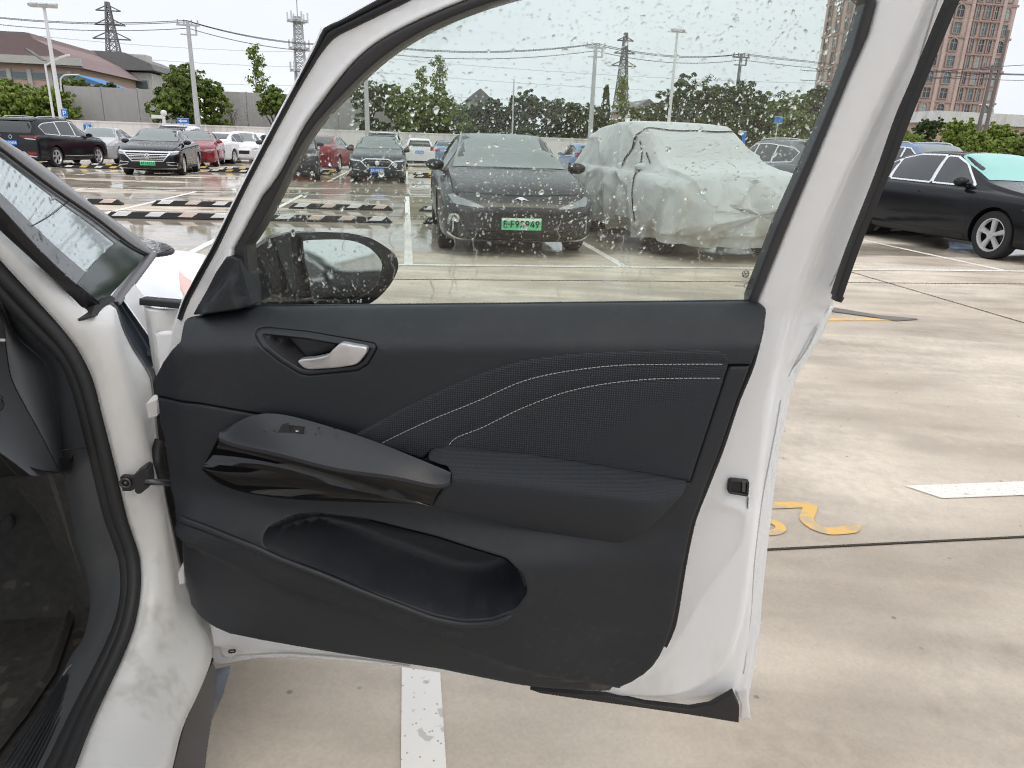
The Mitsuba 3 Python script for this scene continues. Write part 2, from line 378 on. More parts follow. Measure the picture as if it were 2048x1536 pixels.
# black wheel stops with white pads
def stop_meshes(L):
    prof = Polygon([(-.075, 0), (.075, 0), (.045, .10), (-.045, .10)])
    m = trimesh.creation.extrude_polygon(rounded(prof, .012), L, engine='earcut'); m.apply_translation([0, 0, -L/2])
    m.apply_transform(np.array([[0, 0, 1, 0], [1, 0, 0, 0], [0, 1, 0, 0], [0, 0, 0, 1.]]))
    v = m.vertices.copy(); e = np.abs(v[:, 0]) > L/2-.01; v[e & (v[:, 2] > .05), 0] *= (L/2-.09)/(L/2); m.vertices = v
    pads = []
    n = 4
    for k in range(n):
        x = -L/2+L*(k+.5)/n+.0
        w = L/n*.45; s = .10
        v = np.array([[x-w/2-s*.4, -.0635, .039], [x+w/2-s*.4, -.0635, .039], [x+w/2+s*.4, -.0485, .093], [x-w/2+s*.4, -.0485, .093]])
        v2 = np.array([[x-w/2+s*.4, -.044, .103], [x+w/2+s*.4, -.044, .103], [x+w/2+s*.7, .03, .103], [x-w/2+s*.7, .03, .103]])
        pads.append(trimesh.Trimesh(np.vstack([v, v2]), [[0, 1, 2], [0, 2, 3], [3, 2, 5], [3, 5, 4], [4, 5, 6], [4, 6, 7]], process=False))
    return mikit.ply(m, None), [mikit.ply(p, None) for p in pads]
STOP = stop_meshes(2.0)
def wheel_stop(x, y, text, colors, group=None):
    k = thing('wheel_stop', text, 'wheel stop', group); M = T().translate([x, y, 0]).rotate([0, 0, 1], random.uniform(-.8, .8))
    put('bar', STOP[0], 'stop_black', k, to=M)
    for p, c in zip(STOP[1], colors): put('pad', p, c, k, to=M)
W, P, Yl = 'stop_white', 'stop_pink', 'stop_yellow'
nearstops = {-1: ('black and white wheel stop behind the wet door glass, nearer of the pair', 'black and white wheel stop behind the wet door glass, farther of the pair'),
             -2: ('black wheel stop with white pads left of the door, nearer of the pair', 'black wheel stop with white pads left of the door, farther of the pair')}
for i in range(-4, 5):
    for j, (y, dx) in enumerate(((12.45, 0), (14.75, -.03))):
        x = .01+2.52*i+1.26+dx
        if i in nearstops: t, g = nearstops[i][j], None
        elif i == -3: t, g = ('black wheel stop mostly hidden by the windshield edge, '+('nearer' if j == 0 else 'farther')+' one at the left'), None
        else: t, g = 'black and white wheel stop behind the parked cars of the first row', 'wheel stops behind the first row of cars'
        wheel_stop(x, y, t, [W, W if i == -2 else P, P, W] if j == 0 else [W, P, W, P], g)
for i in range(-8, 4):
    for y in (28.9, 31.2):
        wheel_stop(.01+2.52*i+1.26, y, 'small black wheel stop with white and yellow pads in the far double row', [W, Yl, W, Yl], 'wheel stops in the far double row')
# ------------------------------------------------------------------ parked cars: lofted bodies with projected glass, lamps and trim
# car space: x forward from the middle, y to the left, z up
class Body:
    def __init__(self, top, belt, L, width, wheels, wr, arch, roofw=.60, bottom=.2, nose=.28, tail=.22, taper_f=.12, taper_r=.07, tumble=1.0, wav=None, solid=False):
        self.L, self.hw, self.wheels, self.wr = L, width/2, wheels, wr
        xs = np.unique(np.r_[np.linspace(-L/2, L/2, 70 if wav is None else 150), -L/2+nose*np.array([0, .04, .12, .25, .45, .7]), L/2-nose*np.array([0, .04, .12, .25, .45, .7])])
        tx, tz = np.array(top).T; bx, bz = np.array(belt).T
        zt = PchipInterpolator(tx, tz)(np.clip(xs, tx[0], tx[-1])); zb = np.interp(xs, bx, bz)
        df, dr_ = (L/2-xs), (xs+L/2)
        plan = self.hw*(1-taper_f*np.clip(1-df/1.0, 0, 1)**2.2-taper_r*np.clip(1-dr_/.9, 0, 1)**2.2)
        # rounded ends: the section shrinks towards a low, flat nose
        ef = np.sqrt(np.clip(1-np.clip(1-df/nose, 0, 1)**2, 0, 1)); er = np.sqrt(np.clip(1-np.clip(1-dr_/tail, 0, 1)**2, 0, 1)); e = ef*er
        plan = plan*(.74+.26*e); zbot = bottom+(1-e)*.14
        zc = .52
        rows = []; NR = 44 if wav is None else 90
        for i in range(len(xs)):
            t, b, h = zt[i], min(zb[i], zt[i]-.03), plan[i]
            t = zc+(t-zc)*(.62+.38*e[i]); b = min(zc+(b-zc)*(.62+.38*e[i]), t-.02)
            g = np.clip((t-b)/.42, 0, 1)                      # how much of a cabin stands here
            hr = h*(.93*(1-g)+roofw/self.hw*g*tumble) if roofw < self.hw else h*.9
            hr = min(hr, h*.94); z0 = zbot[i]
            P = [(0, z0), (h*.80, z0), (h*.955, z0+.05), (h*.985, z0+.14), (h*1.0, z0+(b-z0)*.52), (h*.992, b-.12*(b-z0)), (h*.955, b-.012), (h*.925, b+.006)]
            q0 = h*.925
            for s in (.25, .5, .75): P.append((q0+(hr-q0)*s+.012*g*math.sin(math.pi*s), b+.006+(t-.05-.0*g-b-.006)*s*(1 if g > .3 else .6)))
            P += [(hr-.012, t-.045*max(g, .25)-.01), (hr-.07, t-.018), (hr*.6, t-.004), (0, t)]
            P = np.array(P); d = np.r_[0, np.cumsum(np.linalg.norm(np.diff(P, axis=0), axis=1)+1e-4)]
            par = np.arange(len(P)); u = np.linspace(0, len(P)-1, NR)
            y = PchipInterpolator(par, P[:, 0])(u); z = PchipInterpolator(par, P[:, 1])(u)
            half = np.stack([np.full(NR, xs[i]), y, z], 1)
            full = np.vstack([half, (half*[1, -1, 1])[-2:0:-1]]); rows.append(full)
        G = np.array(rows)
        if wav is not None: G = wav(G)
        m = _grid_mesh(G, wrap_j=True, caps=True)
        if m.volume < 0: m.invert()
        self.raw = m
        if wheels:
            man = m3.Manifold(m3.Mesh(np.asarray(m.vertices, np.float32), np.asarray(m.faces, np.uint32)))
            for wx in wheels:
                cut = m3.Manifold.cylinder(width+1, arch, arch, 40).rotate([90, 0, 0]).translate([wx, (width+1)/2, wr])
                core = m3.Manifold.cube([4, width-.56, 4], True)
                man = man-(cut-core)
            k = man.to_mesh(); m = trimesh.Trimesh(k.vert_properties[:, :3], k.tri_verts, process=False)
        self.mesh = m
        self.ply = mikit.ply(m, None, 38)
        self.rt = mi.load_dict({'type': 'scene', 'm': mikit.ply(self.raw, None)})
        self.parts = []                                       # (path, ply, material)
    def cast(self, o, d):
        o, d = np.asarray(o, float), np.broadcast_to(np.asarray(d, float), np.shape(o))
        si = self.rt.ray_intersect(mi.Ray3f(mi.Point3f(*o.T.copy()), mi.Vector3f(*d.T.copy())))
        t = np.array(si.t); n = np.array(si.n).T.reshape(-1, 3); ok = np.isfinite(t)
        n = np.where(((n*d).sum(1) > 0)[:, None], -n, n)
        return o+d*np.where(ok, t, 0)[:, None], n, ok
    def decal(self, name, pts, mat_, view, off=.006, step=.07, r=.0, parent=None, smooth=True, hole=None):
        """panel laid on the body: outline in the view's plane ('side' (x, z), 'left', 'front'/'rear' (y, z), 'top' (x, y))"""
        poly = pts if isinstance(pts, Polygon) else Polygon(pts).buffer(0)
        if r: poly = rounded(poly, r)
        if hole is not None: poly = poly.difference(hole)
        poly = polys(poly)[0]
        p, tri = sheet2d(poly, step, [.012] if min(poly.bounds[2]-poly.bounds[0], poly.bounds[3]-poly.bounds[1]) > .06 else [])
        Z = np.zeros(len(p))
        o, d = {'left': (np.c_[p[:, 0], Z+3, p[:, 1]], [0, -1, 0]), 'right': (np.c_[p[:, 0], Z-3, p[:, 1]], [0, 1, 0]), 'front': (np.c_[Z+5, p[:, 0], p[:, 1]], [-1, 0, 0]),
                'rear': (np.c_[Z-5, p[:, 0], p[:, 1]], [1, 0, 0]), 'top': (np.c_[p[:, 0], p[:, 1], Z+4], [0, 0, -1])}[view]
        q, n, ok = self.cast(o, d)
        if not ok.all():
            good = ok
            if good.sum() < 3: return None
            idx = cKDTree(p[good]).query(p)[1]; depth = q[good][idx]
            ax = {'left': 1, 'right': 1, 'front': 0, 'rear': 0, 'top': 2}[view]
            q = np.where(ok[:, None], q, o); q[~ok, ax] = depth[~ok, ax]; n = np.where(ok[:, None], n, n[good][idx])
        q = q+n*off
        f = tri
        fn = np.cross(q[f[:, 1]]-q[f[:, 0]], q[f[:, 2]]-q[f[:, 0]]).sum(0)
        if fn@n.mean(0) < 0: f = f[:, ::-1]
        self.add(name, trimesh.Trimesh(q, f, process=False), mat_, parent, True if smooth else False)
        return q
    def both(self, name, pts, *a, **k):
        self.decal(name, pts, *a, view='left', **k); self.decal(name, pts, *a, view='right', **k)
    def mirrored(self, name, pts, mat_, view, **k):
        self.decal(name, pts, mat_, view, **k); self.decal(name, [(-y, z) for y, z in pts] if view in ('front', 'rear') else [(x, -y) for x, y in pts], mat_, view, **k)
    def add(self, name, mesh, mat_, parent=None, smooth=30):
        self.parts.append((f'{parent}__{name}' if parent else name, mikit.ply(mesh, None, smooth), mat_))
    def strip(self, name, pts, mat_, view, w=.012, **k):
        self.decal(name, LineString(pts).buffer(w/2, cap_style=2), mat_, view, **k)

WHEELS = {}
def wheel_set(r, style):
    """tyre and rim along y, outer face at +y"""
    if (r, style) in WHEELS: return WHEELS[r, style]
    prof = np.array([(r*.66, -.10), (r*.93, -.105), (r*.99, -.085), (r, -.05), (r, .05), (r*.99, .085), (r*.93, .105), (r*.70, .10), (r*.66, .085)])
    ty = trimesh.creation.revolve(np.vstack([prof, prof[:1]]), sections=36); ty.apply_transform(trimesh.transformations.rotation_matrix(-np.pi/2, [1, 0, 0]))
    ms = []
    ring = np.array([(r*.60, .05), (r*.68, .06), (r*.70, .098), (r*.66, .10), (r*.62, .07), (r*.60, .05)])
    m = trimesh.creation.revolve(ring, sections=36); m.apply_transform(trimesh.transformations.rotation_matrix(-np.pi/2, [1, 0, 0])); ms.append(m)
    hub = trimesh.creation.cylinder(r*.16, .04, sections=20); hub.apply_transform(trimesh.transformations.rotation_matrix(np.pi/2, [1, 0, 0])); hub.apply_translation([0, .085, 0]); ms.append(hub)
    n = {'five': 5, 'ten': 10, 'star': 5}[style]
    for k in range(n):
        a0 = 2*np.pi*k/n+.3
        for da in ((-.12, .12) if style == 'star' else (0,)):
            w0, w1 = (r*.07, r*.10) if style == 'five' else (r*.04, r*.06)
            if style == 'five': w0, w1 = r*.085, r*.13
            v = []
            for rad, w, y in ((r*.10, w0, .092), (r*.64, w1, .085)):
                for s in (-1, 1):
                    aa = a0+da*(rad/r*1.6)
                    c = np.array([math.cos(aa)*rad, 0, math.sin(aa)*rad]); t = np.array([-math.sin(aa), 0, math.cos(aa)])
                    v += [c+t*s*w+[0, y-.035, 0], c+t*s*w*.7+[0, y, 0]]
            ms.append(trimesh.convex.convex_hull(np.array(v)))
    disc = trimesh.creation.cylinder(r*.61, .02, sections=28); disc.apply_transform(trimesh.transformations.rotation_matrix(np.pi/2, [1, 0, 0])); disc.apply_translation([0, -.02, 0])
    brake = trimesh.creation.cylinder(r*.40, .02, sections=24); brake.apply_transform(trimesh.transformations.rotation_matrix(np.pi/2, [1, 0, 0])); brake.apply_translation([0, .01, 0])
    WHEELS[r, style] = (mikit.ply(ty, None, 35), mikit.ply(cat_(ms), None, 30), mikit.ply(disc, None), mikit.ply(brake, None))
    return WHEELS[r, style]
def ellipsoid(c, s, sub=2):
    m = trimesh.creation.icosphere(sub); m.apply_scale(s); m.apply_translation(c); return m

def door_mirror(B, x, y, z, mt):
    for s in (1, -1):
        m = ellipsoid([0, 0, 0], [.085, .125, .075]); v = m.vertices.copy(); v[v[:, 0] < -.03, 0] = -.03; m.vertices = v
        arm = bar([0, -.05*s, -.05], [.02, -.17*s, -.09], .022, 6); arm.apply_translation([0, 0, 0])
        mm = cat_([m, arm]); mm.apply_translation([x, s*(y+.12), z]); B.add('mirror', mm, mt)

def side_details(B, wins, handles, sill=None, frame='plastic_black', seams=()):
    for w in wins: B.both('side_window', w, 'auto_glass', r=.02, off=.007, step=.09)
    allw = shapely.unary_union([Polygon(w).buffer(.024, join_style=1) for w in wins]).buffer(.02).buffer(-.02)
    for q in polys(allw): B.both('window_surround', q, frame, off=.003, step=.09)
    for x, z in handles: B.both('door_handle', shapely.box(x-.10, z-.014, x+.10, z+.014), 'handle', r=.01, off=.016)
    for s in seams:
        for view in ('left', 'right'): B.strip('door_gap', s, 'ink', view, .008, off=.003, step=.06)
    if sill:
        B.both('sill', sill, 'plastic_black', r=.01, off=.006, step=.1)

def place_car(B, name, text, cat, x, y, heading, mats, group=None, skip=(), wheel='five', rim='alloy', label_parts=None):
    """heading in degrees, 0 = nose towards +x"""
    k = thing(name, text, cat, group); M = T().translate([x, y, 0]).rotate([0, 0, 1], heading)
    put('body', B.ply, mats['paint'], k, to=M)
    for nm, p, mt in B.parts:
        if nm.split('__')[0] in skip: continue
        put(nm, p, mats.get(mt, mt), k, to=M)
    if B.wheels:
        ty, rm, disc, brake = wheel_set(B.wr, wheel)
        for wx in B.wheels:
            for s in (1, -1):
                W_ = M @ T().translate([wx, s*(B.hw-.125), B.wr])
                if s < 0: W_ = W_ @ T().rotate([0, 0, 1], 180)
                w = put('wheel', ty, 'tyre', k, to=W_); put('rim', rm, rim, w, to=W_); put('rim_back', disc, 'plastic_black', w, to=W_); put('brake_disc', brake, 'steel_dark', w, to=W_)
    return k, M
def plate(B, x, z, view, kind, text, w=.44, h=.14, off=.02):
    """number plate: a flat board with raised characters"""
    sgn = 1 if view == 'front' else -1
    q, n, ok = B.cast(np.array([[5.0*sgn, 0, z]]), [-sgn, 0, 0]); X = q[0, 0]+sgn*off if ok[0] else sgn*(B.L/2+.01)
    B.add('number_plate', box((X, 0, z), (.012, w, h)), kind)
    i = len([1 for p in B.parts if p[0].startswith('number_plate')])
    if kind == 'plate_green':
        B.add('plate_top', box((X+sgn*.0075, 0, z+h*.36), (.003, w*.98, h*.24)), 'plate_white', 'number_plate')
    t = meshkit.text_mesh(text, h*.55, .003, bold=True); wt = t.bounds[1, 0]-t.bounds[0, 0]; t.apply_translation([-(t.bounds[0, 0]+wt/2), -h*.27, 0]); t.apply_scale([min(1, w*.9/wt), 1, 1])
    v = t.vertices; t2 = trimesh.Trimesh(np.c_[X+sgn*(.0085+v[:, 2]), v[:, 0]*sgn, z+v[:, 1]], t.faces if True else t.faces, process=False)
    B.add('plate_text', t2, 'ink' if kind == 'plate_green' else 'plate_white', 'number_plate', False)

def roof_glass(B, front, rear, wm='wind_glass'):
    if front: B.decal('windshield', front, wm, 'top', off=.006, step=.12, r=.03)
    if rear: B.decal('rear_window', rear, 'auto_glass', 'top', off=.006, step=.12, r=.03)
def trapz(x0, x1, y0, y1):
    """window outline from above: half-width y0 at x0, y1 at x1"""
    return [(x0, -y0), (x0+(.03 if x0 < x1 else -.03)*0, 0), (x0, y0), (x1, y1), (x1, -y1)]

# --- black electric fastback facing us behind the door glass
def make_ev():
    L, Wd = 4.95, 1.95
    top = [(-2.475, .98), (-2.2, 1.08), (-1.5, 1.31), (-.5, 1.475), (.15, 1.47), (.75, 1.26), (1.28, 1.03), (1.6, .985), (2.1, .88), (2.38, .76), (2.475, .66)]
    belt = [(-2.475, .9), (-1.2, .95), (0, .93), (1.2, .90), (1.8, .84), (2.475, .62)]
    B = Body(top, belt, L, Wd, (1.45, -1.48), .355, .405, roofw=.62, bottom=.19, nose=.34, taper_f=.10)
    roof_glass(B, [(.28, -.60), (.24, 0), (.28, .60), (1.22, .76), (1.30, 0), (1.22, -.76)], [(-.9, -.55), (-.9, .55), (-2.1, .66), (-2.15, 0), (-2.1, -.66)], 'wind_glass')
    side_details(B, [[(.98, .975), (.2, .985), (.18, 1.38), (.45, 1.33)], [(.12, .985), (-.85, .99), (-.85, 1.34), (-.4, 1.41), (.1, 1.40)], [(-.92, .99), (-1.55, 1.02), (-1.2, 1.25), (-.92, 1.32)]], [(.0, .80), (-1.0, .81)], [(1.0, .23), (-1.05, .23), (-1.05, .33), (1.0, .33)],
                 seams=([(1.05, .35), (1.02, .9)], [(.14, .34), (.16, .92)], [(-.95, .4), (-.9, .95)]))
    door_mirror(B, .92, .86, 1.04, 'gloss_black')
    # slim swept lamps, a light bar, the dark lower mask and its bright lower blade
    B.mirrored('headlight', [(.86, .73), (.80, .64), (.45, .60), (.44, .615), (.62, .68), (.80, .745)], 'lamp_clear', 'front', off=.006, step=.04)
    B.decal('light_bar', [(-.5, .565), (.5, .565), (.5, .578), (-.5, .578)], 'alloy_dark', 'front', off=.006)
    B.decal('lower_mask', [(-.80, .56), (-.84, .30), (-.5, .215), (.5, .215), (.84, .30), (.80, .56)], 'plastic_black', 'front', off=.003, r=.03)
    B.decal('grille', [(-.72, .34), (-.5, .23), (.5, .23), (.72, .34)], 'gloss_black', 'front', off=.007, r=.02)
    pts = [(-.86, .30), (-.74, .245), (-.3, .225), (0, .222), (.3, .225), (.74, .245), (.86, .30)]
    B.decal('chrome_blade', LineString(smoothline(np.array(pts), 40)).buffer(.011), 'chrome', 'front', off=.012, step=.05)
    B.mirrored('bumper_slit', [(.79, .53), (.80, .53), (.815, .32), (.80, .32)], 'alloy', 'front', off=.010)
    B.decal('emblem', [(-.09, .70), (-.02, .73), (.02, .725), (.09, .69), (.03, .70), (0, .69), (-.04, .71)], 'chrome', 'front', off=.010, step=.03)
    B.decal('bonnet_seam', LineString(smoothline(np.array([(2.28, -.78), (2.34, -.4), (2.36, 0), (2.34, .4), (2.28, .78)]), 30)).buffer(.006), 'ink', 'top', off=.003, step=.05)
    for s in (1, -1): B.decal('bonnet_seam', LineString([(2.2, s*.80), (1.4, s*.83)]).buffer(.005), 'ink', 'top', off=.003, step=.06)
    B.decal('wiper', LineString([(1.29, -.55), (1.31, .55)]).buffer(.02), 'plastic_black', 'top', off=.012, step=.06)
    B.add('sensor_box', trimesh.Trimesh(*(lambda b: (b.vertices, b.faces))(box((.36, 0, 1.385), (.10, .26, .05)))), 'plastic_black')
    plate(B, 0, .43, 'front', 'plate_green', '\u82cfE\u00b7F92949' if False else 'E\u00b7F92949', .48, .14)
    return B
EV = make_ev()
place_car(EV, 'parked_car', 'black electric fastback with green plate seen straight through the wet door glass', 'car', 1.37, 8.55+2.475, -90.5, {'paint': 'paint_darkblack', 'handle': 'paint_black'}, wheel='ten', rim='alloy_dark')

# --- sedan shape, used for the facing sedans and the black one on the right
def make_sedan(front='grille', plate_kind='plate_green', plate_text='AD12345', shade=False):
    L, Wd = 4.92, 1.86
    top = [(-2.46, .93), (-2.25, 1.04), (-1.75, 1.10), (-1.35, 1.25), (-.85, 1.40), (-.3, 1.46), (.25, 1.44), (.65, 1.29), (1.12, 1.06), (1.4, 1.0), (2.0, .90), (2.32, .80), (2.46, .70)]
    belt = [(-2.46, .9), (-1.7, 1.0), (-.8, .97), (.4, .94), (1.2, .91), (1.9, .86), (2.46, .66)]
    B = Body(top, belt, L, Wd, (1.47, -1.38), .335, .385, roofw=.60, bottom=.18, nose=.26)
    roof_glass(B, [(.34, -.58), (.30, 0), (.34, .58), (1.06, .72), (1.14, 0), (1.06, -.72)], [(-.95, -.55), (-.95, .55), (-1.62, .66), (-1.68, 0), (-1.62, -.66)], 'shade_glass' if shade else 'wind_glass')
    ws = [[(.92, .985), (.14, 1.0), (.10, 1.375), (.28, 1.365), (.5, 1.27)], [(.06, 1.0), (-.80, 1.02), (-.84, 1.32), (-.5, 1.385), (.03, 1.385)], [(-.88, 1.02), (-1.35, 1.05), (-1.15, 1.18), (-.9, 1.30)]]
    side_details(B, ws, [(-.12, .84), (-1.05, .86)], [(1.0, .215), (-.95, .215), (-.95, .30), (1.0, .30)], frame='chrome' if True else 'plastic_black',
                 seams=([(1.02, .32), (1.0, .9)], [(.06, .31), (.08, .95)], [(-.98, .42), (-.84, .98)]))
    door_mirror(B, .80, .83, 1.03, 'mirror_paint')
    if front == 'grille':
        B.decal('grille', [(-.62, .72), (.62, .72), (.50, .52), (.40, .47), (-.40, .47), (-.50, .52)], 'plastic_black', 'front', off=.006)
        for z in (.52, .565, .61, .655): B.decal('grille_bar', shapely.box(-.52-(z-.5)*.4, z-.010, .52+(z-.5)*.4, z+.010), 'chrome', 'front', off=.014, step=.12)
        B.decal('grille_frame', LineString([(-.86, .755), (-.60, .735), (.60, .735), (.86, .755)]).buffer(.022), 'chrome', 'front', off=.012)
        B.decal('grille_frame', LineString([(-.66, .70), (-.45, .46), (.45, .46), (.66, .70)]).buffer(.016), 'chrome', 'front', off=.013)
        e = Point(0, .60).buffer(.075, 12); B.decal('emblem', e.difference(e.buffer(-.014)), 'chrome', 'front', off=.022, step=.05)
        B.decal('emblem_centre', LineString([(-.04, .645), (-.012, .56), (0, .60), (.012, .56), (.04, .645)]).buffer(.009), 'chrome', 'front', off=.022, step=.05)
        B.mirrored('headlight', [(.60, .715), (.84, .745), (.88, .70), (.80, .655), (.63, .635)], 'lamp_clear', 'front', off=.009)
        B.mirrored('fog_trim', LineString([(.55, .42), (.80, .44), (.84, .38), (.83, .33), (.58, .36)]).buffer(.010).exterior.coords[:], 'chrome', 'front', off=.010)
        B.decal('lower_intake', [(-.5, .33), (.5, .33), (.56, .25), (-.56, .25)], 'plastic_black', 'front', off=.006)
        B.decal('bumper_trim', LineString([(-.8, .245), (0, .225), (.8, .245)]).buffer(.010), 'chrome', 'front', off=.010)
    elif front == 'shield':
        g = Polygon([(-.50, .66), (-.36, .74), (.36, .74), (.50, .66), (.34, .50), (-.34, .50)])
        B.decal('grille', g, 'gloss_black', 'front', off=.006); B.decal('grille_frame', g.exterior.buffer(.015), 'chrome', 'front', off=.012)
        B.decal('grille_wing', LineString([(-.80, .70), (-.50, .665)]).buffer(.012), 'chrome', 'front', off=.012); B.decal('grille_wing', LineString([(.80, .70), (.50, .665)]).buffer(.012), 'chrome', 'front', off=.012)
        e = Point(0, .62).buffer(.07, 12); B.decal('emblem', e, 'alloy', 'front', off=.016, step=.05)
        B.mirrored('headlight', [(.55, .71), (.84, .755), (.88, .72), (.80, .675), (.60, .665)], 'lamp_clear', 'front', off=.009)
        B.decal('lower_intake', [(-.72, .40), (.72, .40), (.62, .26), (-.62, .26)], 'plastic_black', 'front', off=.006)
        B.mirrored('fog_trim', [(.56, .42), (.82, .44), (.84, .42), (.58, .39)], 'chrome', 'front', off=.010)
    elif front == 'plain':
        B.decal('grille', [(-.46, .64), (.46, .64), (.40, .44), (-.40, .44)], 'plastic_black', 'front', off=.006)
        B.mirrored('headlight', [(.48, .70), (.86, .74), (.91, .71), (.80, .665), (.50, .655)], 'lamp_clear', 'front', off=.009)
        B.decal('lower_intake', [(-.6, .34), (.6, .34), (.5, .24), (-.5, .24)], 'plastic_black', 'front', off=.006)
    B.mirrored('tail_light', [(.50, .93), (.82, .92), (.80, .80), (.50, .84)], 'lamp_red', 'rear', off=.008)
    if plate_kind: plate(B, 0, .40, 'front', plate_kind, plate_text, .44)
    return B
SED1 = make_sedan('grille', 'plate_green', 'AF26216')
SED2 = make_sedan('shield', 'plate_blue', 'EA\u00b79K85')
SED3 = make_sedan('plain', 'plate_blue', 'AV\u00b73126')
SED4 = make_sedan('plain', 'plate_green', 'E 55D52', shade=True)
# --- tall wagon shape: rear seen on the left, others further off
def make_suv(rear=True):
    L, Wd = 4.72, 1.86
    top = [(-2.36, 1.0), (-2.28, 1.30), (-2.05, 1.60), (-1.6, 1.68), (-.4, 1.71), (.25, 1.67), (.65, 1.48), (1.12, 1.16), (1.4, 1.10), (1.95, 1.03), (2.22, .93), (2.36, .76)]
    belt = [(-2.36, 1.06), (-1.5, 1.09), (0, 1.05), (1.2, 1.0), (1.9, .96), (2.36, .74)]
    B = Body(top, belt, L, Wd, (1.40, -1.33), .36, .415, roofw=.63, bottom=.22, nose=.24, tail=.12, taper_r=.05)
    roof_glass(B, [(.34, -.60), (.30, 0), (.34, .60), (1.06, .74), (1.14, 0), (1.06, -.74)], None)
    ws = [[(.92, 1.075), (.14, 1.10), (.10, 1.575), (.26, 1.56), (.5, 1.42)], [(.06, 1.10), (-.82, 1.12), (-.84, 1.55), (-.4, 1.585), (.03, 1.58)], [(-.90, 1.12), (-1.72, 1.16), (-1.86, 1.38), (-1.6, 1.48), (-.9, 1.545)]]
    side_details(B, ws, [(-.12, .93), (-1.05, .95)], [(1.0, .25), (-.92, .25), (-.92, .38), (1.0, .38)], frame='chrome',
                 seams=([(1.02, .4), (1.0, 1.0)], [(.06, .4), (.08, 1.04)], [(-.96, .5), (-.86, 1.08)]))
    for vw in ('left', 'right'): B.strip('side_trim', [(.98, .40), (-.90, .40)], 'chrome', vw, .022, off=.012, step=.15)
    door_mirror(B, .82, .84, 1.13, 'mirror_paint')
    for s in (1, -1):
        B.add('roof_rail', tube(smoothline(np.array([(.15, s*.56, 1.665), (.0, s*.57, 1.715), (-.8, s*.575, 1.735), (-1.5, s*.57, 1.715), (-1.7, s*.56, 1.66)]), 24), .018, 8), 'silver')
    B.decal('rear_window', [(-.60, 1.53), (.60, 1.53), (.68, 1.36), (.70, 1.16), (-.70, 1.16), (-.68, 1.36)], 'auto_glass', 'rear', off=.007, r=.03)
    B.decal('roof_spoiler', [(-.62, 1.62), (.62, 1.62), (.62, 1.55), (-.62, 1.55)], 'gloss_black', 'rear', off=.03)
    B.mirrored('tail_light', [(.30, 1.075), (.86, 1.07), (.86, .99), (.60, .97), (.32, 1.03)], 'lamp_red_dark', 'rear', off=.010)
    B.mirrored('tail_trim', [(.45, .985), (.84, .965), (.84, .945), (.52, .955)], 'chrome', 'rear', off=.012)
    B.decal('tailgate_trim', shapely.box(-.62, .955, .62, .975), 'gloss_black', 'rear', off=.008)
    e = Point(0, 1.02).buffer(.06, 12); B.decal('emblem', e.difference(e.buffer(-.012)), 'chrome', 'rear', off=.012, step=.05)
    B.decal('rear_bumper', [(-.84, .56), (.84, .56), (.80, .30), (-.80, .30)], 'plastic_black', 'rear', off=.006)
    B.mirrored('exhaust_trim', [(.2, .55), (.42, .54), (.56, .42), (.80, .40), (.80, .36), (.53, .38), (.40, .50), (.2, .51)], 'silver', 'rear', off=.014)
    B.mirrored('reflector', [(.52, .52), (.80, .52), (.80, .45), (.58, .45)], 'lamp_red', 'rear', off=.014)
    plate(B, 0, .83, 'rear', 'plate_blue', 'EK\u00b7906A8', .44)
    B.decal('grille', [(-.55, .80), (.55, .80), (.48, .60), (-.48, .60)], 'plastic_black', 'front', off=.006)
    B.mirrored('headlight', [(.55, .84), (.86, .86), (.88, .80), (.58, .76)], 'lamp_clear', 'front', off=.009)
    B.decal('front_bumper', [(-.8, .50), (.8, .50), (.76, .28), (-.76, .28)], 'plastic_black', 'front', off=.006)
    return B
SUV = make_suv()
def make_hatch():
    L, Wd = 4.05, 1.72
    top = [(-2.02, .95), (-1.95, 1.20), (-1.75, 1.42), (-1.2, 1.50), (-.2, 1.52), (.3, 1.46), (.72, 1.25), (1.12, 1.03), (1.5, .95), (1.85, .86), (2.02, .70)]
    belt = [(-2.02, .96), (-1.2, .98), (0, .95), (1.2, .90), (2.02, .68)]
    B = Body(top, belt, L, Wd, (1.27, -1.25), .31, .36, roofw=.58, bottom=.18, nose=.22, tail=.12)
    roof_glass(B, [(.38, -.55), (.34, 0), (.38, .55), (1.02, .68), (1.09, 0), (1.02, -.68)], None)
    side_details(B, [[(.85, .965), (.1, .985), (.08, 1.38), (.3, 1.38), (.55, 1.24)], [(.02, .985), (-.75, 1.0), (-.85, 1.36), (0, 1.40)], [(-.82, 1.0), (-1.4, 1.05), (-1.45, 1.25), (-.9, 1.35)]], [(-.1, .82), (-.95, .84)], None)
    door_mirror(B, .72, .78, 1.0, 'mirror_paint')
    B.decal('rear_window', [(-.50, 1.38), (.50, 1.38), (.60, 1.08), (-.60, 1.08)], 'auto_glass', 'rear', off=.007, r=.03)
    B.mirrored('tail_light', [(.58, 1.10), (.74, 1.08), (.78, .90), (.56, .88)], 'lamp_red', 'rear', off=.010)
    B.decal('rear_bumper', [(-.70, .36), (.70, .36), (.66, .24), (-.66, .24)], 'plastic_black', 'rear', off=.006)
    plate(B, 0, .80, 'rear', 'plate_blue', 'BN\u00b75A20', .44)
    B.decal('grille', [(-.4, .62), (.4, .62), (.36, .46), (-.36, .46)], 'plastic_black', 'front', off=.006); B.mirrored('headlight', [(.45, .72), (.78, .76), (.8, .70), (.5, .64)], 'lamp_clear', 'front', off=.009)
    return B
HAT = make_hatch()
def mt(c, m=None): return {'paint': 'paint_'+c, 'handle': 'paint_'+c, 'mirror_paint': 'paint_'+(m or c)}
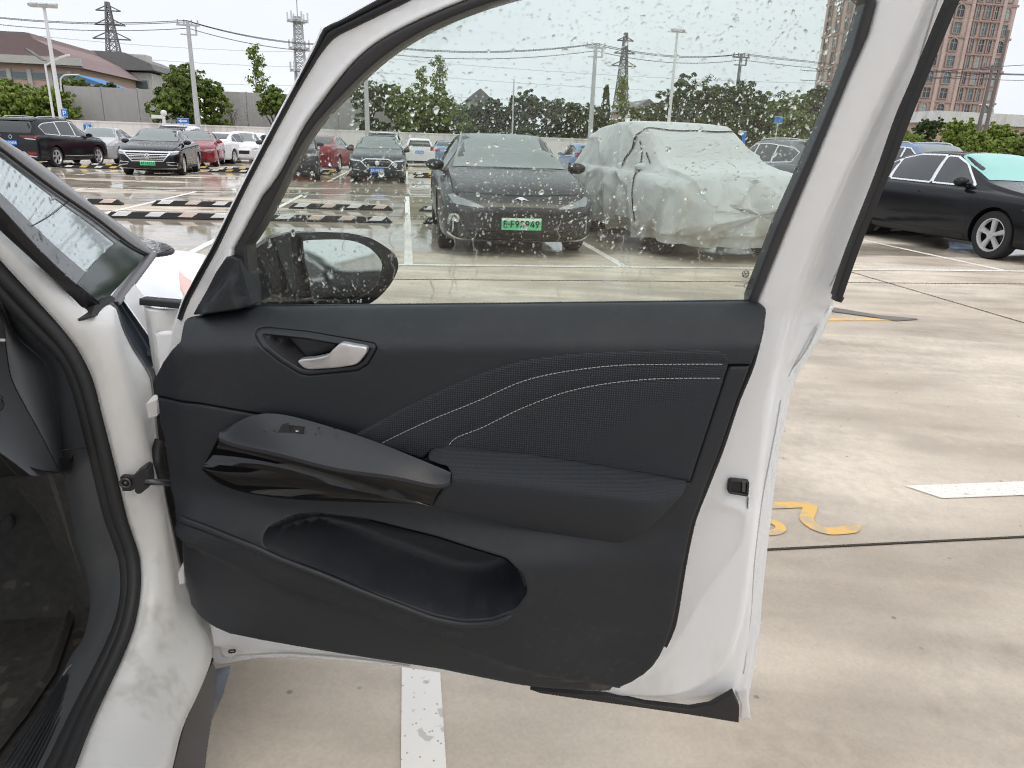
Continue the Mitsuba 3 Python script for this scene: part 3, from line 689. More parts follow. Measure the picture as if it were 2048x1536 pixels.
def car_at(B, name, text, px, py, Y, heading, c, **k):
    p = ony(px, py, Y); return place_car(B, name, text, 'car', p[0], Y, heading, mt(c), **k)
place_car(SED1, 'parked_car', 'black sedan with wide chrome grille and green plate in the aisle left of the door', 'car', -8.35, 24.9+2.46, -84, mt('black'), wheel='ten')
place_car(SUV, 'parked_car', 'black tall wagon with roof rails seen from behind at the far left', 'car', -13.25, 30.6, 82, mt('black'), wheel='star')
place_car(SED2, 'parked_car', 'dark sedan with shield grille and blue plate seen through the wet door glass', 'car', -.93, 24.3+2.46, -90, mt('darkgrey'))
place_car(SED4, 'parked_car', 'black sedan with teal windshield shade parked right of the door', 'car', 8.98, 8.25+2.46, -86, mt('black'), wheel='five')
car_at(SED3, 'parked_car', 'red sedan parked behind the black sedan with the green plate', 398, 300, 35.2, -82, 'red')
car_at(SED3, 'parked_car', 'white sedan parked just right of the red sedan', 455, 298, 39.5, 80, 'white')
car_at(HAT, 'parked_car', 'small white car with pale windshield third right of the red sedan', 487, 290, 40.5, -82, 'white')
car_at(SUV, 'parked_car', 'white tall wagon parked behind the red sedan, roof and rear glass showing', 372, 262, 40.5, 88, 'white')
car_at(HAT, 'parked_car', 'white hatchback with red tail lamps next to the door frame', 512, 275, 46.0, 84, 'white')
car_at(SED3, 'parked_car', 'silver sedan with bright windshield between the tall wagon and the black sedan', 210, 290, 35.6, -84, 'silver')
car_at(SED3, 'parked_car', 'silver sedan cut by the left picture edge beyond the tall wagon', -28, 285, 36.6, -84, 'silver')
car_at(SUV, 'parked_car', 'dark tall wagon blurred by rain at the left edge of the door glass', 585, 330, 26.4, -84, 'darkgrey')
car_at(SED3, 'parked_car', 'red car glimpsed through the rain behind the dark wagon', 652, 312, 33.5, 82, 'red')
car_at(HAT, 'parked_car', 'white hatchback with blue plate seen from behind left of the black fastback', 838, 300, 42.0, 90, 'white')
car_at(SUV, 'parked_car', 'white tall wagon partly behind the dark shield-grille sedan', 770, 295, 37.0, 88, 'white')
car_at(SED3, 'parked_car', 'pale blue car half hidden by the mirror of the black fastback', 893, 292, 46.0, 90, 'blue')
car_at(SUV, 'parked_car', 'grey tall wagon with red tail lamps right of the covered car', 1556, 335, 20.0, 97, 'grey')
car_at(HAT, 'parked_car', 'dark blue car glimpsed between black fastback and covered car', 1165, 305, 34.0, 90, 'blue')
car_at(SUV, 'parked_car', 'light blue tall wagon whose roof shows above the black sedan on the right', 1855, 300, 17.2, -90, 'blue')

# --- the car under a grey cloth cover
def make_cover():
    L, Wd = 4.62, 1.94
    top = [(-2.31, 1.0), (-2.2, 1.30), (-1.9, 1.55), (-1.3, 1.68), (-.4, 1.73), (.15, 1.70), (.62, 1.52), (1.12, 1.22), (1.45, 1.14), (1.95, 1.07), (2.2, .96), (2.31, .80)]
    belt = [(-2.31, .98), (-1.5, 1.06), (0, 1.04), (1.2, 1.02), (1.9, .98), (2.31, .78)]
    def wav(G):
        q = G.reshape(-1, 3); x, y, z = q.T
        low = sstep(1.25, .55, z); s = np.sign(y)
        ang = np.arctan2(y, x*.55)
        fold = np.sin(ang*21+3*meshkit.noise(np.stack([x*1.3, y*1.3, z*.8], 1), 2)*3)*(.45+.8*meshkit.noise(np.stack([x*2, y*2, z*0+1], 1), 9))
        wr = meshkit.fbm(np.stack([x*4, y*4, z*3], 1), 3, 4)-.5
        dx = np.stack([x*.25, y, z*0], 1); dx /= np.linalg.norm(dx, axis=1, keepdims=True)+1e-6
        front = np.abs(x) > 1.9; dx = np.where(front[:, None], np.stack([np.sign(x), y*.3, z*0], 1), dx)
        q = q+dx*(low*(.085*fold+.05)+.07*wr+.05*(1-np.abs(2*meshkit.noise(np.stack([x*2.6+z*1.5, y*3.0-z*1.9, z*1.7], 1), 31)-1))**5+.03*sstep(1.6, 1.2, z)*(meshkit.noise(np.stack([x*7, y*7, z*2.5], 1), 8)-.5))[:, None]
        diag = np.exp(-(((y-.35)*.8+(z-.75))/.05)**2)+np.exp(-(((y+.35)*.8-(z-.75))/.05)**2)
        q[:, 0] += np.where(x > 2.0, .07*diag, 0)
        bot = z < .30
        q[bot, 2] = .16+.09*meshkit.noise(np.stack([x[bot]*2.2, y[bot]*2.2, x[bot]*0], 1), 5)
        # the sides hang in towards the bottom
        return q.reshape(G.shape)
    B = Body(top, belt, L, Wd, (), .35, .4, roofw=.70, bottom=.27, nose=.30, tail=.2, tumble=1.0, wav=wav, taper_f=.10)
    # ears of the wing mirrors pushing the cloth out
    for s in (1, -1): B.add('mirror_bulge', ellipsoid([.74, s*.86, 1.09], [.10, .11, .06]), 'cover_cloth', smooth=True)
    B.strip('cover_seam', [(.95, 1.14), (.7, 1.28)], 'ink', 'right', .02, off=.01)
    seam = smoothline(np.array([(.15, -.9, 0), (.42, -.62, 0), (.5, -.3, 0), (.53, 0, 0), (.5, .3, 0), (.42, .62, 0), (.15, .9, 0)]), 40)[:, :2]
    B.decal('cover_seam', LineString(seam).buffer(.014), 'ink', 'top', off=.012, step=.05)
    for v in ('left', 'right'):
        B.decal('cover_seam', LineString(smoothline(np.array([(.42, 1.42), (.72, 1.12), (.95, .80), (1.15, .42)]), 30)).buffer(.012), 'ink', v, off=.014, step=.05)
        B.decal('mirror_patch', Polygon([(.60, 1.12), (.70, 1.16), (.80, 1.08), (.70, 1.01)]), 'alloy_dark', v, off=.015, step=.05)
    return B
COV = make_cover()
kc, Mc = place_car(COV, 'covered_car', 'car under a wrinkled grey cloth cover right of the black fastback', 'covered car', 3.98, 8.35+2.31, -84, {'paint': 'cover_cloth'})
ty = wheel_set(.34, 'five')
for wx in (1.35, -1.35):
    for s in (1, -1):
        W_ = Mc @ T().translate([wx, s*.78, .34]) @ T().rotate([0, 0, 1], 0 if s > 0 else 180)
        w = put('wheel', ty[0], 'tyre', kc, to=W_); put('rim', ty[1], 'alloy_dark', w, to=W_)
put('floor_pan', mikit.ply(box((0, 0, .33), (3.6, 1.5, .1)), None), 'ink', kc, to=Mc)
# ------------------------------------------------------------------ the open front door of the white car
DANG = math.radians(13.5)
DU = np.array([math.cos(DANG), -math.sin(DANG), 0.0]); DW = np.array([-math.sin(DANG), -math.cos(DANG), 0.0]); DZ = np.array([0, 0, 1.0])
_c = ony(905, 900, 1.05); DO = np.array([_c[0], _c[1], 0.0]) - DU*.5     # foot of the hinge line
def dp(x, y, w=0.0):
    """where the line of sight of a traced point meets the plane w in front of the door; w may depend on (u, z)"""
    d = ray(x, y); ww = w if not callable(w) else .03
    for _ in range(25 if callable(w) else 1):
        t = ((DO+DW*ww-EYE)@DW)/(d@DW); p = EYE+d*t; u, v = (p-DO)@DU, p[2]
        if callable(w): ww = .5*ww+.5*float(w(np.array([u]), np.array([v]))[0])
    return u, v
def dps(pts, w=0.0): return np.array([dp(x, y, w) for x, y in pts])
def d3(u, v, w):
    u, v, w = np.broadcast_arrays(u, v, w); return DO+u[..., None]*DU+v[..., None]*DZ+w[..., None]*DW
VB = dp(1000, 604)[1]
print('belt', VB, 'u', dp(320, 780)[0], dp(1500, 700)[0], 'bottom', dp(1200, 1390)[1], dp(430, 1330)[1], 'outer u', dp(1545, 990, -.05))
LEAN = .22
def lean(v): return LEAN*np.maximum(v-VB, 0)          # the window frame leans inwards above the belt
def wg(off): return lambda u, v: lean(v)+off
door = thing('car_door', 'open white front car door with black trim, grey fabric insert and rain-beaded window', 'car door')

def door_part(name, poly, wfn, bsdf, rim=.004, step=.012, thick=.012, parent=door, lines=(), smooth=35, rings=None):
    """a slab on the door: outline in door coordinates, front face at wfn(u, v) with a rounded rim"""
    rings = rings if rings is not None else ([rim*.18, rim*.5, rim] if rim else [])
    p, tri = sheet2d(poly, step, rings, lines)
    d = edge_dist(poly, p); w = wfn(p[:, 0], p[:, 1])
    if rim: t = np.clip(1-d/rim, 0, 1); w = w-rim*(1-np.sqrt(np.clip(1-t*t, 0, 1)))
    v = d3(p[:, 0], p[:, 1], w); V, F = skirted(v, tri, -DW*thick)
    m = trimesh.graph.smooth_shade(trimesh.Trimesh(V, F, process=False), angle=math.radians(smooth), facet_minarea=None)
    q = np.array(m.vertices)-DO; uv = np.stack([q@DU, q[:, 2]], 1)
    return put(name, m, bsdf, parent, True, uv=uv)
def ring_between(outer, inner): return Polygon(outer).difference(Polygon(inner)).buffer(0)

# --- traced outlines (photograph pixels), mapped to the door's own metres at their own depth
seal_out = [(352,637),(365,599),(424,490),(480,376),(510,317),(556,229),(602,142),(636,74),(642,58),(681,38),(749,0),(900,-75),(1100,-140),(1400,-170),(1700,-150),(1905,-90),(1940,-40)]
frame_in = [(468,498),(526,390),(569,330),(612,241),(642,211),(688,142),(734,99),(810,53),(858,28),(937,0),(1100,-52),(1300,-78),(1600,-72),(1722,-40),(1752,-8),(1756,6),(1751,22),(1739,68),(1700,156),(1650,277),(1578,450),(1517,602)]
glass_in = [(504,608),(496,540),(492,492),(531,433),(587,314),(642,230),(659,222),(714,158),(769,110),(833,68),(930,24),(1004,0),(1130,-34),(1300,-52),(1600,-48),(1712,-24),(1733,0),(1721,40),(1705,99),(1672,183),(1619,309),(1555,450),(1498,597)]
stripL = [(1945,-85),(1904,0),(1868,85),(1836,161),(1806,230),(1767,339),(1693,529),(1672,593)]
stripR = [(1962,-85),(1922,0),(1900,51),(1827,230),(1782,347),(1732,469),(1710,529),(1684,604)]
shellR = [(1672,604),(1643,664),(1614,714),(1584,766),(1578,787),(1567,845),(1554,900),(1544,990),(1531,1100),(1522,1186),(1515,1276),(1506,1333),(1494,1395)]
shell_bot = [(1479,1436),(1379,1424),(1290,1411),(1200,1396),(1000,1366),(798,1336),(696,1325),(591,1317),(521,1319),(461,1329),(433,1333)]
shellL = [(422,1253),(400,1150),(380,1060),(352,960),(338,880),(330,800),(322,760),(345,660),(352,637)]
trim_out = [(384,631),(359,683),(324,724),(310,751),(305,768),(310,792),(318,855),(325,878),(337,981),(349,1050),(366,1147),(380,1209),(401,1237),(429,1258),(457,1270),(520,1283),(696,1313),(872,1340),(1100,1380),(1200,1386),(1221,1384),(1243,1378),(1264,1369),(1288,1354),(1307,1337),(1321,1317),(1332,1294),(1342,1268),(1350,1240),(1368,1133),(1386,1050),(1415,972),(1443,900),(1476,802),(1510,714),(1534,629),(1534,618),(1526,610),(1517,604),(1498,600),(504,612)]

# --- white door shell: window frame and shut face, stepped back towards the outer skin
def spline_part(pts, i0, i1, n=60, s=40.0):
    q = np.array(pts[i0:i1], float); tck, _ = splprep(q.T, s=s, k=3); return pts[:i0]+[tuple(p) for p in np.array(splev(np.linspace(0, 1, n), tck)).T]+pts[i1:]
frame_in = spline_part(frame_in, 1, 13); glass_in = spline_part(glass_in, 2, 15)
def shell():
    out = Polygon(np.vstack([dps(seal_out, wg(-.012)), dps(stripR, wg(-.012)), dps(shellR, -.03), dps(shell_bot, -.01), dps(shellL, -.01)])).buffer(0)
    hole = Polygon(np.vstack([dps(frame_in, wg(0)), dps([(1498,640),(504,640),(468,640)])])).buffer(0)
    poly = polys(out.difference(hole))[0]
    # distance lines: where the shut face turns back
    l1 = smoothline(dps([(1838,-85),(1800,0),(1755,120),(1705,250),(1640,420),(1583,600),(1560,690),(1535,800),(1522,900),(1512,980),(1504,1050),(1494,1130),(1483,1220),(1466,1290),(1440,1340),(1395,1377),(1330,1396),(1200,1391),(1000,1362),(760,1328)]), 120)
    l2 = smoothline(dps([(1858,-85),(1822,0),(1780,120),(1735,250),(1672,420),(1618,600),(1590,690),(1552,800),(1534,900),(1526,990),(1515,1100),(1506,1200),(1497,1290),(1484,1360),(1465,1430)]), 120)
    lf = smoothline(dps([(450,560),(520,420),(590,300),(660,195),(740,120),(860,50),(1000,2),(1150,-40),(1400,-75)], wg(0)), 90)
    lc = smoothline(dps([(1448,1010),(1492,1030),(1492,1060),(1478,1100),(1440,1150),(1400,1205),(1368,1265),(1330,1310),(1285,1350),(1240,1378)]), 60)
    dent = Polygon(dps([(1640,640),(1652,618),(1672,610),(1640,668),(1612,716),(1590,752),(1575,770),(1583,735)], -.03)).buffer(0)
    def wfn(u, v):
        pt = shapely.points(u, v); w = lean(v)-.012*sstep(0, .008, shapely.distance(dent.boundary, pt)*shapely.contains_xy(dent, u, v))
        P1 = Polygon(np.vstack([l1, [(-.5, l1[-1][1]), (-.5, 3), (l1[0][0], 3)]])); P2 = Polygon(np.vstack([l2, [(-.5, l2[-1][1]), (-.5, 3), (l2[0][0], 3)]]))
        d1 = shapely.distance(P1, pt); d2 = shapely.distance(P2, pt)
        w = w-.022*sstep(0, .018, d1)-.010*sstep(.0, .010, d2)-.02*np.clip(d2-.01, 0, .1)
        # crease between the lower shut face and the pressed bowl
        dl = shapely.distance(LineString(lc), pt); w = w+.005*np.exp(-(dl/.012)**2)
        # hollow along the front window post
        df = shapely.distance(LineString(lf), pt); w = w+.016*np.exp(-(df/.016)**2)-.004
        return w
    inset = [np.array(g.coords) for s in (l1, l2, lc, lf) for dd in (-.012, -.005, .0, .006, .012, .02) for g in [LineString(s).parallel_offset(abs(dd), 'left' if dd > 0 else 'right') if dd else LineString(s)] if g.geom_type == 'LineString' and not g.is_empty]
    door_part('shell', poly, wfn, 'white_paint', rim=.006, step=.016, thick=.03, lines=inset, smooth=60)
    for q in ([(1880,-20),(1838,120),(1792,250),(1737,400),(1694,500),(1660,572)], [(1634,655),(1600,718),(1577,752)], [(1561,800),(1552,854),(1543,900),(1524,1000),(1511,1100),(1502,1222),(1487,1347)]):
        s = smoothline(np.array([dp(x, y, lambda u, v: wfn(u, v)) for x, y in q]), 60); put('sealer_line', tube(d3(s[:, 0], s[:, 1], wfn(s[:, 0], s[:, 1])+.0002), .0011, 5), 'sealer_grey', door, True)
    return poly
shell_poly = shell()
# outer skin behind (gives the door its thickness) and its folded edge
def skin():
    out = Polygon(np.vstack([dps([(468,600)]+shellL[:-2][::-1][:0], -.13), dps([(1690,604)], -.1), dps([(x+3, y) for x, y in shellR[1:]], -.075), dps([(1502,1437)], -.075), dps([(1200,1392),(798,1330),(521,1312),(440,1318)], -.1)]))
    a = dps([(300,640),(1660,600)], -.11)
    q = np.vstack([[(-.02, a[0][1]-.01)], [(dp(1668,604,-.07)[0], a[1][1])], dps(shellR[1:], -.062)+[.004, 0], dps([(1502,1437)], -.062), dps([(1379,1418),(1200,1388),(1000,1358),(798,1329),(696,1318),(591,1310),(521,1312),(436,1326)], -.07), [(-.02, dp(422,1253,-.07)[1])]])
    poly = Polygon(q).buffer(0)
    door_part('outer_skin', poly, lambda u, v: -.062-.05*sstep(.0, .25, u-(.98-.06-.6*0))*0, 'white_paint', rim=.004, step=.03, thick=.012)
skin()
# black weather strips of the window frame
so, fi = dps(seal_out, wg(-.02)), None
def band(a, b, off, name, bsdf, rim, step=.012, thick=.02, w=None, parent=door):
    A, B = smoothline(dps(a, w or wg(off)), 90), smoothline(dps(b, w or wg(off)), 90)
    return door_part(name, Polygon(np.vstack([A, B[::-1]])).buffer(0), w or wg(off), bsdf, rim, step, thick, parent)
seal_mid = [(356,640),(370,601),(429,492),(484,378),(514,320),(560,231),(607,144),(643,80),(650,66),(688,45),(760,9),(905,-62),(1105,-127),(1400,-157)]
seal_in = [(360,643),(376,602),(435,494),(489,380),(519,322),(566,233),(614,147),(652,90),(668,74),(705,55),(813,3),(915,-45),(1110,-112),(1400,-142)]
band(seal_out[:-3], seal_mid, .004, 'frame_seal', 'rubber', .004); band(seal_mid, seal_in, .002, 'frame_seal', 'rubber', .004)
band(stripL, stripR, .006, 'shut_strip', 'rubber', .003)
band([(1676,593),(1672,603)], [(1690,596),(1684,606)], .0, 'shut_strip', 'rubber', .002)
glass_poly = Polygon(np.vstack([dps(glass_in, wg(-.012))])).buffer(0)
fr = Polygon(np.vstack([dps(frame_in, wg(.002)), dps([(1517,615),(480,640)])])).buffer(0)
door_part('glass_seal', polys(fr.difference(Polygon(np.vstack([dps(glass_in, wg(.002)), dps([(1498,660),(504,660)])])).buffer(0)).buffer(0))[0], lambda u, v: lean(v)+.003, 'seal_satin', rim=.005, step=.012, thick=.03)
# --- the window pane and the rain on its outer side
GW = -.016
def pane():
    poly = glass_poly.buffer(.008).union(Polygon(dps([(500,600),(1500,592),(1500,625),(500,630)], -.012)).buffer(.004)).buffer(0)
    poly = polys(poly)[0]
    p, tri = sheet2d(poly, .04)
    put('window_pane', trimesh.Trimesh(d3(p[:, 0], p[:, 1], lean(p[:, 1])+GW), tri, process=False), 'pane_glass', door)
pane()
def drops():
    rng = np.random.default_rng(11)
    x0, y0, x1, y1 = glass_poly.bounds; V, F = [], []; at = 0
    a = np.arange(10)*2*np.pi/10
    N = np.cross(DU, DZ+DW*LEAN); N /= np.linalg.norm(N); N = N if N@DW < 0 else -N     # outward
    S = (DZ+DW*LEAN)/np.linalg.norm(DZ+DW*LEAN)
    cand = rng.uniform([x0, y0], [x1, y1], (11500, 2)); cand = cand[shapely.contains_xy(glass_poly, cand[:, 0], cand[:, 1])]
    for (u, v) in cand:
        h = (v-y0)/(y1-y0)
        dens = .9 if h > .25 else .75
        if rng.random() > dens*(.55+.9*meshkit.noise(np.array([u*7, v*7, 1.]), 3)): continue
        r = .00064*math.exp(rng.normal(0, .42))*(1.2 if h > .3 else .9)
        if rng.random() < .05: r *= 2.0
        r = min(r, .0042); el = rng.uniform(1.0, 1.45) if h > .35 else rng.uniform(1.0, 2.0)
        sk = rng.normal(.18, .25); hh = r*rng.uniform(.5, .75)
        wob = 1+.16*np.cos(a*2+rng.uniform(0, 6))+.1*np.cos(a*3+rng.uniform(0, 6))
        bx, by = r*np.cos(a)*wob, r*el*np.sin(a)*wob*np.where(np.sin(a) > 0, .95, 1.05)
        bx = bx+sk*by
        rows = [(1.0, 0.0), (.93, .38), (.72, .75), (.38, .96)]
        o = d3(u, v, lean(v)+GW)+N*.00025
        P = [o+DU*(bx*k)[:, None]+S*(by*k)[:, None]+N*(hh*q) for k, q in rows]+[(o+N*hh)[None], o[None]]
        P = np.vstack(P); n = 10; f = []
        k = np.arange(n); k2 = (k+1) % n
        for rr in range(3): f += [np.stack([rr*n+k, rr*n+k2, (rr+1)*n+k2], 1), np.stack([rr*n+k, (rr+1)*n+k2, (rr+1)*n+k], 1)]
        f += [np.stack([3*n+k, 3*n+k2, k*0+4*n], 1), np.stack([k2, k, k*0+4*n+1], 1)]
        V.append(P); F.append(np.vstack(f)+at); at += len(P)
    # trickles that ran down the pane
    for _ in range(16):
        u = rng.uniform(x0+.15, x1-.12); v = rng.uniform(y0+.05, y0+.16); L = rng.uniform(.03, .10); n = 14
        pts = np.array([[u+.0025*math.sin(k*1.1+u*50)+rng.normal(0, .0006), v-L*k/n] for k in range(n+1)])
        c = d3(pts[:, 0], pts[:, 1], lean(pts[:, 1])+GW)+N*.00025; wd = .0006
        P = np.stack([c-DU*wd, c+N*wd*.8, c+DU*wd], 1)
        m = _grid_mesh(P, wrap_j=True, caps=True)
        V.append(m.vertices); F.append(m.faces+at); at += len(m.vertices)
    m = trimesh.Trimesh(np.vstack(V), np.vstack(F), process=False)
    if m.volume < 0: m.invert()
    k = put('raindrops', m, 'drop_water', door, True); label(k, 'raindrops beading on the outside of the window', kind='stuff')
drops()

# --- black inner trim: the base surface of the panel
belt_l = dps([(300,622),(504,612),(1000,604),(1500,598),(1560,597)]); vbelt = lambda u: np.interp(u, belt_l[:, 0], belt_l[:, 1])
ledge = dps([(300,1020),(349,1036),(460,1088),(591,1146),(802,1216),(943,1269),(1100,1323),(1260,1369)], .07); vled = lambda u: np.interp(u, ledge[:, 0], ledge[:, 1])
UR = dp(1100, 1200, .06)[0]; UL = dp(400, 1200, .06)[0]
vs0 = dp(700, 1005, .06)[1]; vs1 = dp(430, 1062, .08)[1]
def wbase(u, v):
    t = vbelt(u)-v
    w = .064*np.clip(t/.048, 0, 1)**.62*(1-.0*t)+.006*sstep(0, .06, t)+.010*np.clip((t-.05)/.3, 0, 1)
    # belly with the map pocket
    fade = 1-.75*sstep(UR-.06, UR+.16, u)
    w = w+.038*fade*sstep(vs0+.01, vs1+.0, v)*sstep(UL-.10, UL+.02, u)
    # thin out to the edges
    w = w-.012*sstep(.06, 0, u-dp(330, 900, .05)[0])
    return w
WB = wbase
def wspk(u, v): return wbase(u, v)-.008-.016*sstep(.0, .016, vled(u)-v)-.012*sstep(.05, .2, vled(u)-v)
trim_uv = np.vstack([dps([(384,631)], .0), np.array([dp(x, y, wspk if y > 1060 and x < 1240 else wbase) for x, y in trim_out[1:-3]]), dps([(1517,604),(1498,600),(504,612)], .0)])
trim_poly = Polygon(trim_uv).buffer(0); trim_poly = polys(rounded(trim_poly, .004))[0]
pocket = rounded(Polygon(dps([(508,1079),(520,1066),(538,1056),(591,1033),(626,1030),(732,1042),(872,1077),(1013,1121),(1042,1150),(1053,1186),(1030,1218),(978,1237),(925,1239),(872,1229),(732,1179),(556,1109),(514,1090)], wbase)), .018)
grip = rounded(Polygon(dps([(507,668),(512,657),(532,654),(617,663),(715,680),(752,687),(754,698),(735,730),(715,742),(617,752),(598,748),(556,722),(520,690)], wbase)), .006)
split = np.array([dp(x, y, wbase) for x, y in [(296,790),(310,793),(400,808),(510,828),(620,850),(760,888),(845,915),(880,897),(1000,903),(1119,918),(1378,964),(1446,760),(1457,731),(1500,731),(1540,731)]])
upper_cut = Polygon(np.vstack([split, [(1.3, split[-1][1]), (1.3, 2), (-.3, 2), (-.3, split[0][1])]])).buffer(0)
ledge_cut = Polygon(np.vstack([[(-.3, ledge[0][1]+.05)], ledge, [(1.2, ledge[-1][1]-.10), (1.2, -1), (-.3, -1)]])).buffer(0)
upper = polys(trim_poly.intersection(upper_cut).buffer(-.0006))[0]
lower = polys(trim_poly.difference(upper_cut).difference(ledge_cut).buffer(-.0006))[0]
speaker = polys(trim_poly.intersection(ledge_cut).buffer(-.0006))[0]
upper_h = upper.difference(grip.buffer(-.001)); lower_h = lower.difference(pocket)
door_part('upper_trim', polys(upper_h)[0], wbase, 'trim', rim=.004, step=.011, thick=.012)
door_part('lower_trim', polys(lower_h)[0], lambda u, v: wbase(u, v)-.0012, 'trim', rim=.006, step=.011, thick=.014, rings=[.001, .003, .006])
door_part('speaker_grille', speaker, wspk, 'speaker_mesh', rim=.006, step=.013, thick=.014)
# rear edge strip of the trim, standing off the shut face
band([(1524,640),(1506,720),(1472,806),(1440,898),(1410,972),(1380,1050),(1361,1133),(1343,1240),(1324,1292)], [(1530,650),(1513,722),(1480,806),(1448,902),(1419,975),(1390,1053),(1373,1135),(1355,1243),(1334,1297)], .0, 'trim_edge', 'trim_dark', .002, w=lambda u, v: u*0+.012)
# map pocket bowl
def bowl():
    p, tri = sheet2d(pocket, .0055, [.002, .005, .009, .014, .020, .026, .032])
    d = edge_dist(pocket, p); t = np.clip(d/.045, 0, 1)
    w = wbase(p[:, 0], p[:, 1])-.003-.085*np.sin(t*np.pi/2)**1.1
    m = trimesh.Trimesh(d3(p[:, 0], p[:, 1], w), tri, process=False)
    put('map_pocket', m, 'trim', door, True, uv=p)
    rim_ = smoothline(np.array(pocket.exterior.coords), 160)[:-1]
    # a raised lip along the front of the pocket
    lip = [dp(x, y, wbase) for x, y in [(352,1033),(400,1054),(450,1074),(508,1096),(556,1118),(640,1150),(732,1188),(800,1214),(872,1240),(925,1250),(978,1248),(1025,1232)]]
    lip = smoothline(np.array(lip), 50); wl = wbase(lip[:, 0], lip[:, 1])-.002
    put('pocket_lip', tube(d3(lip[:, 0], lip[:, 1], wl), np.r_[.001, np.full(48, .0062), .001], 10), 'trim_plain', door, True)
bowl()
# --- fabric insert with its two seams
ins = Polygon(np.array([dp(x, y, wbase) for x, y in [(709,869),(795,821),(890,775),(967,743),(1043,720),(1138,707),(1271,701),(1405,699),(1438,701),(1453,708),(1459,722),(1446,764),(1380,963),(1250,942),(1119,920),(1000,905),(890,896),(867,900),(845,918),(761,890)]])).buffer(0)
ins = polys(ins.buffer(.002).buffer(-.002))[0]
puff = lambda u, v: wbase(u, v)+.005
seams = [smoothline(np.array([dp(x, y, puff) for x, y in q]), 200) for q in ([(764,887),(850,846),(950,805),(1060,759),(1150,741),(1250,731),(1350,729.5),(1456,729.5)], [(898,891),(905,882),(960,858),(1050,815),(1140,783),(1230,766),(1330,758),(1400,757.5),(1447,757.5)])]
def wins(u, v):
    w = puff(u, v); pt = shapely.points(u, v)
    for s in seams: w = w-.0028*np.exp(-(shapely.distance(LineString(s), pt)/.0042)**2)
    return w
par = [s for s in seams]+[np.array(LineString(s).parallel_offset(.005, side).coords) for s in seams for side in ('left', 'right')]
door_part('fabric_insert', ins, wins, 'fabric', rim=.006, step=.011, thick=.012, lines=par)
def stitches(seam, off=.0):
    L = LineString(seam); n = int(L.length/.0062); ms = []
    for k in range(n):
        a, b = L.interpolate(k*.0062), L.interpolate(k*.0062+.0045)
        P = np.array([[a.x, a.y], [(a.x+b.x)/2, (a.y+b.y)/2], [b.x, b.y]]); w = wins(P[:, 0], P[:, 1])+np.array([.0002, .0008, .0002])
        ms.append(tube(d3(P[:, 0], P[:, 1], w), .0006, 5))
    k = put('stitching', cat_(ms), 'thread', door); label(k, 'row of white stitches along the fabric seam', kind='stuff')
for s in seams: stitches(s)
# --- armrest pad
WA = .062
def warm(u, v):
    """shelf: flat top rising from the fabric, rolled front edge, front face tapering below"""
    return None
back = np.array([dp(x, y, wbase) for x, y in [(840,915),(862,899),(890,893),(1043,906),(1233,937),(1381,962)]])
front = np.array([dp(x, y, .062+.062) for x, y in [(850,942),(906,947),(1081,966),(1230,984),(1368,1000)]])
vback = lambda u: np.interp(u, back[:, 0], back[:, 1]); vfront = lambda u: np.interp(u, front[:, 0], front[:, 1])
def wpad(u, v):
    b, f = vback(u), vfront(u); t = np.clip((b-v)/np.maximum(b-f, .004), 0, 1.0)
    base = wbase(u, v)
    topw = base+.004+(.128-base)*np.clip(t, 0, 1)**.85
    below = np.clip((f-v)/.10, 0, 1.2)
    w = np.where(v > f, topw, .130-.012*below-.03*below**2)
    taper = sstep(dp(1395, 980, .09)[0], dp(1270, 985, .12)[0], u)
    return base+.003+(w-base-.003)*(.35+.65*taper)
def smooth_w(fn, h=.006):
    return lambda u, v: sum(fn(u, v+k*h) for k in (-1.5, -.75, 0, .75, 1.5))/5
wpad_s = smooth_w(wpad)
pad = np.array([dp(x, y, wpad_s) for x, y in [(845,915),(867,900),(890,896),(1043,909),(1233,940),(1378,965),(1370,985),(1355,1004),(1252,1084),(1233,1091),(1210,1091),(1005,1049),(862,1015),(880,985),(902,950),(893,935)]])
pad_poly = polys(rounded(Polygon(pad).buffer(0), .004))[0]
fl = [np.stack([np.linspace(pad_poly.bounds[0], pad_poly.bounds[2], 60)]*1+[vfront(np.linspace(pad_poly.bounds[0], pad_poly.bounds[2], 60))+o], 1) for o in (-.02, -.012, -.006, 0, .006, .012)]
door_part('armrest_pad', pad_poly, wpad_s, 'pad_fabric', rim=.006, step=.011, thick=.05, lines=fl, smooth=60)
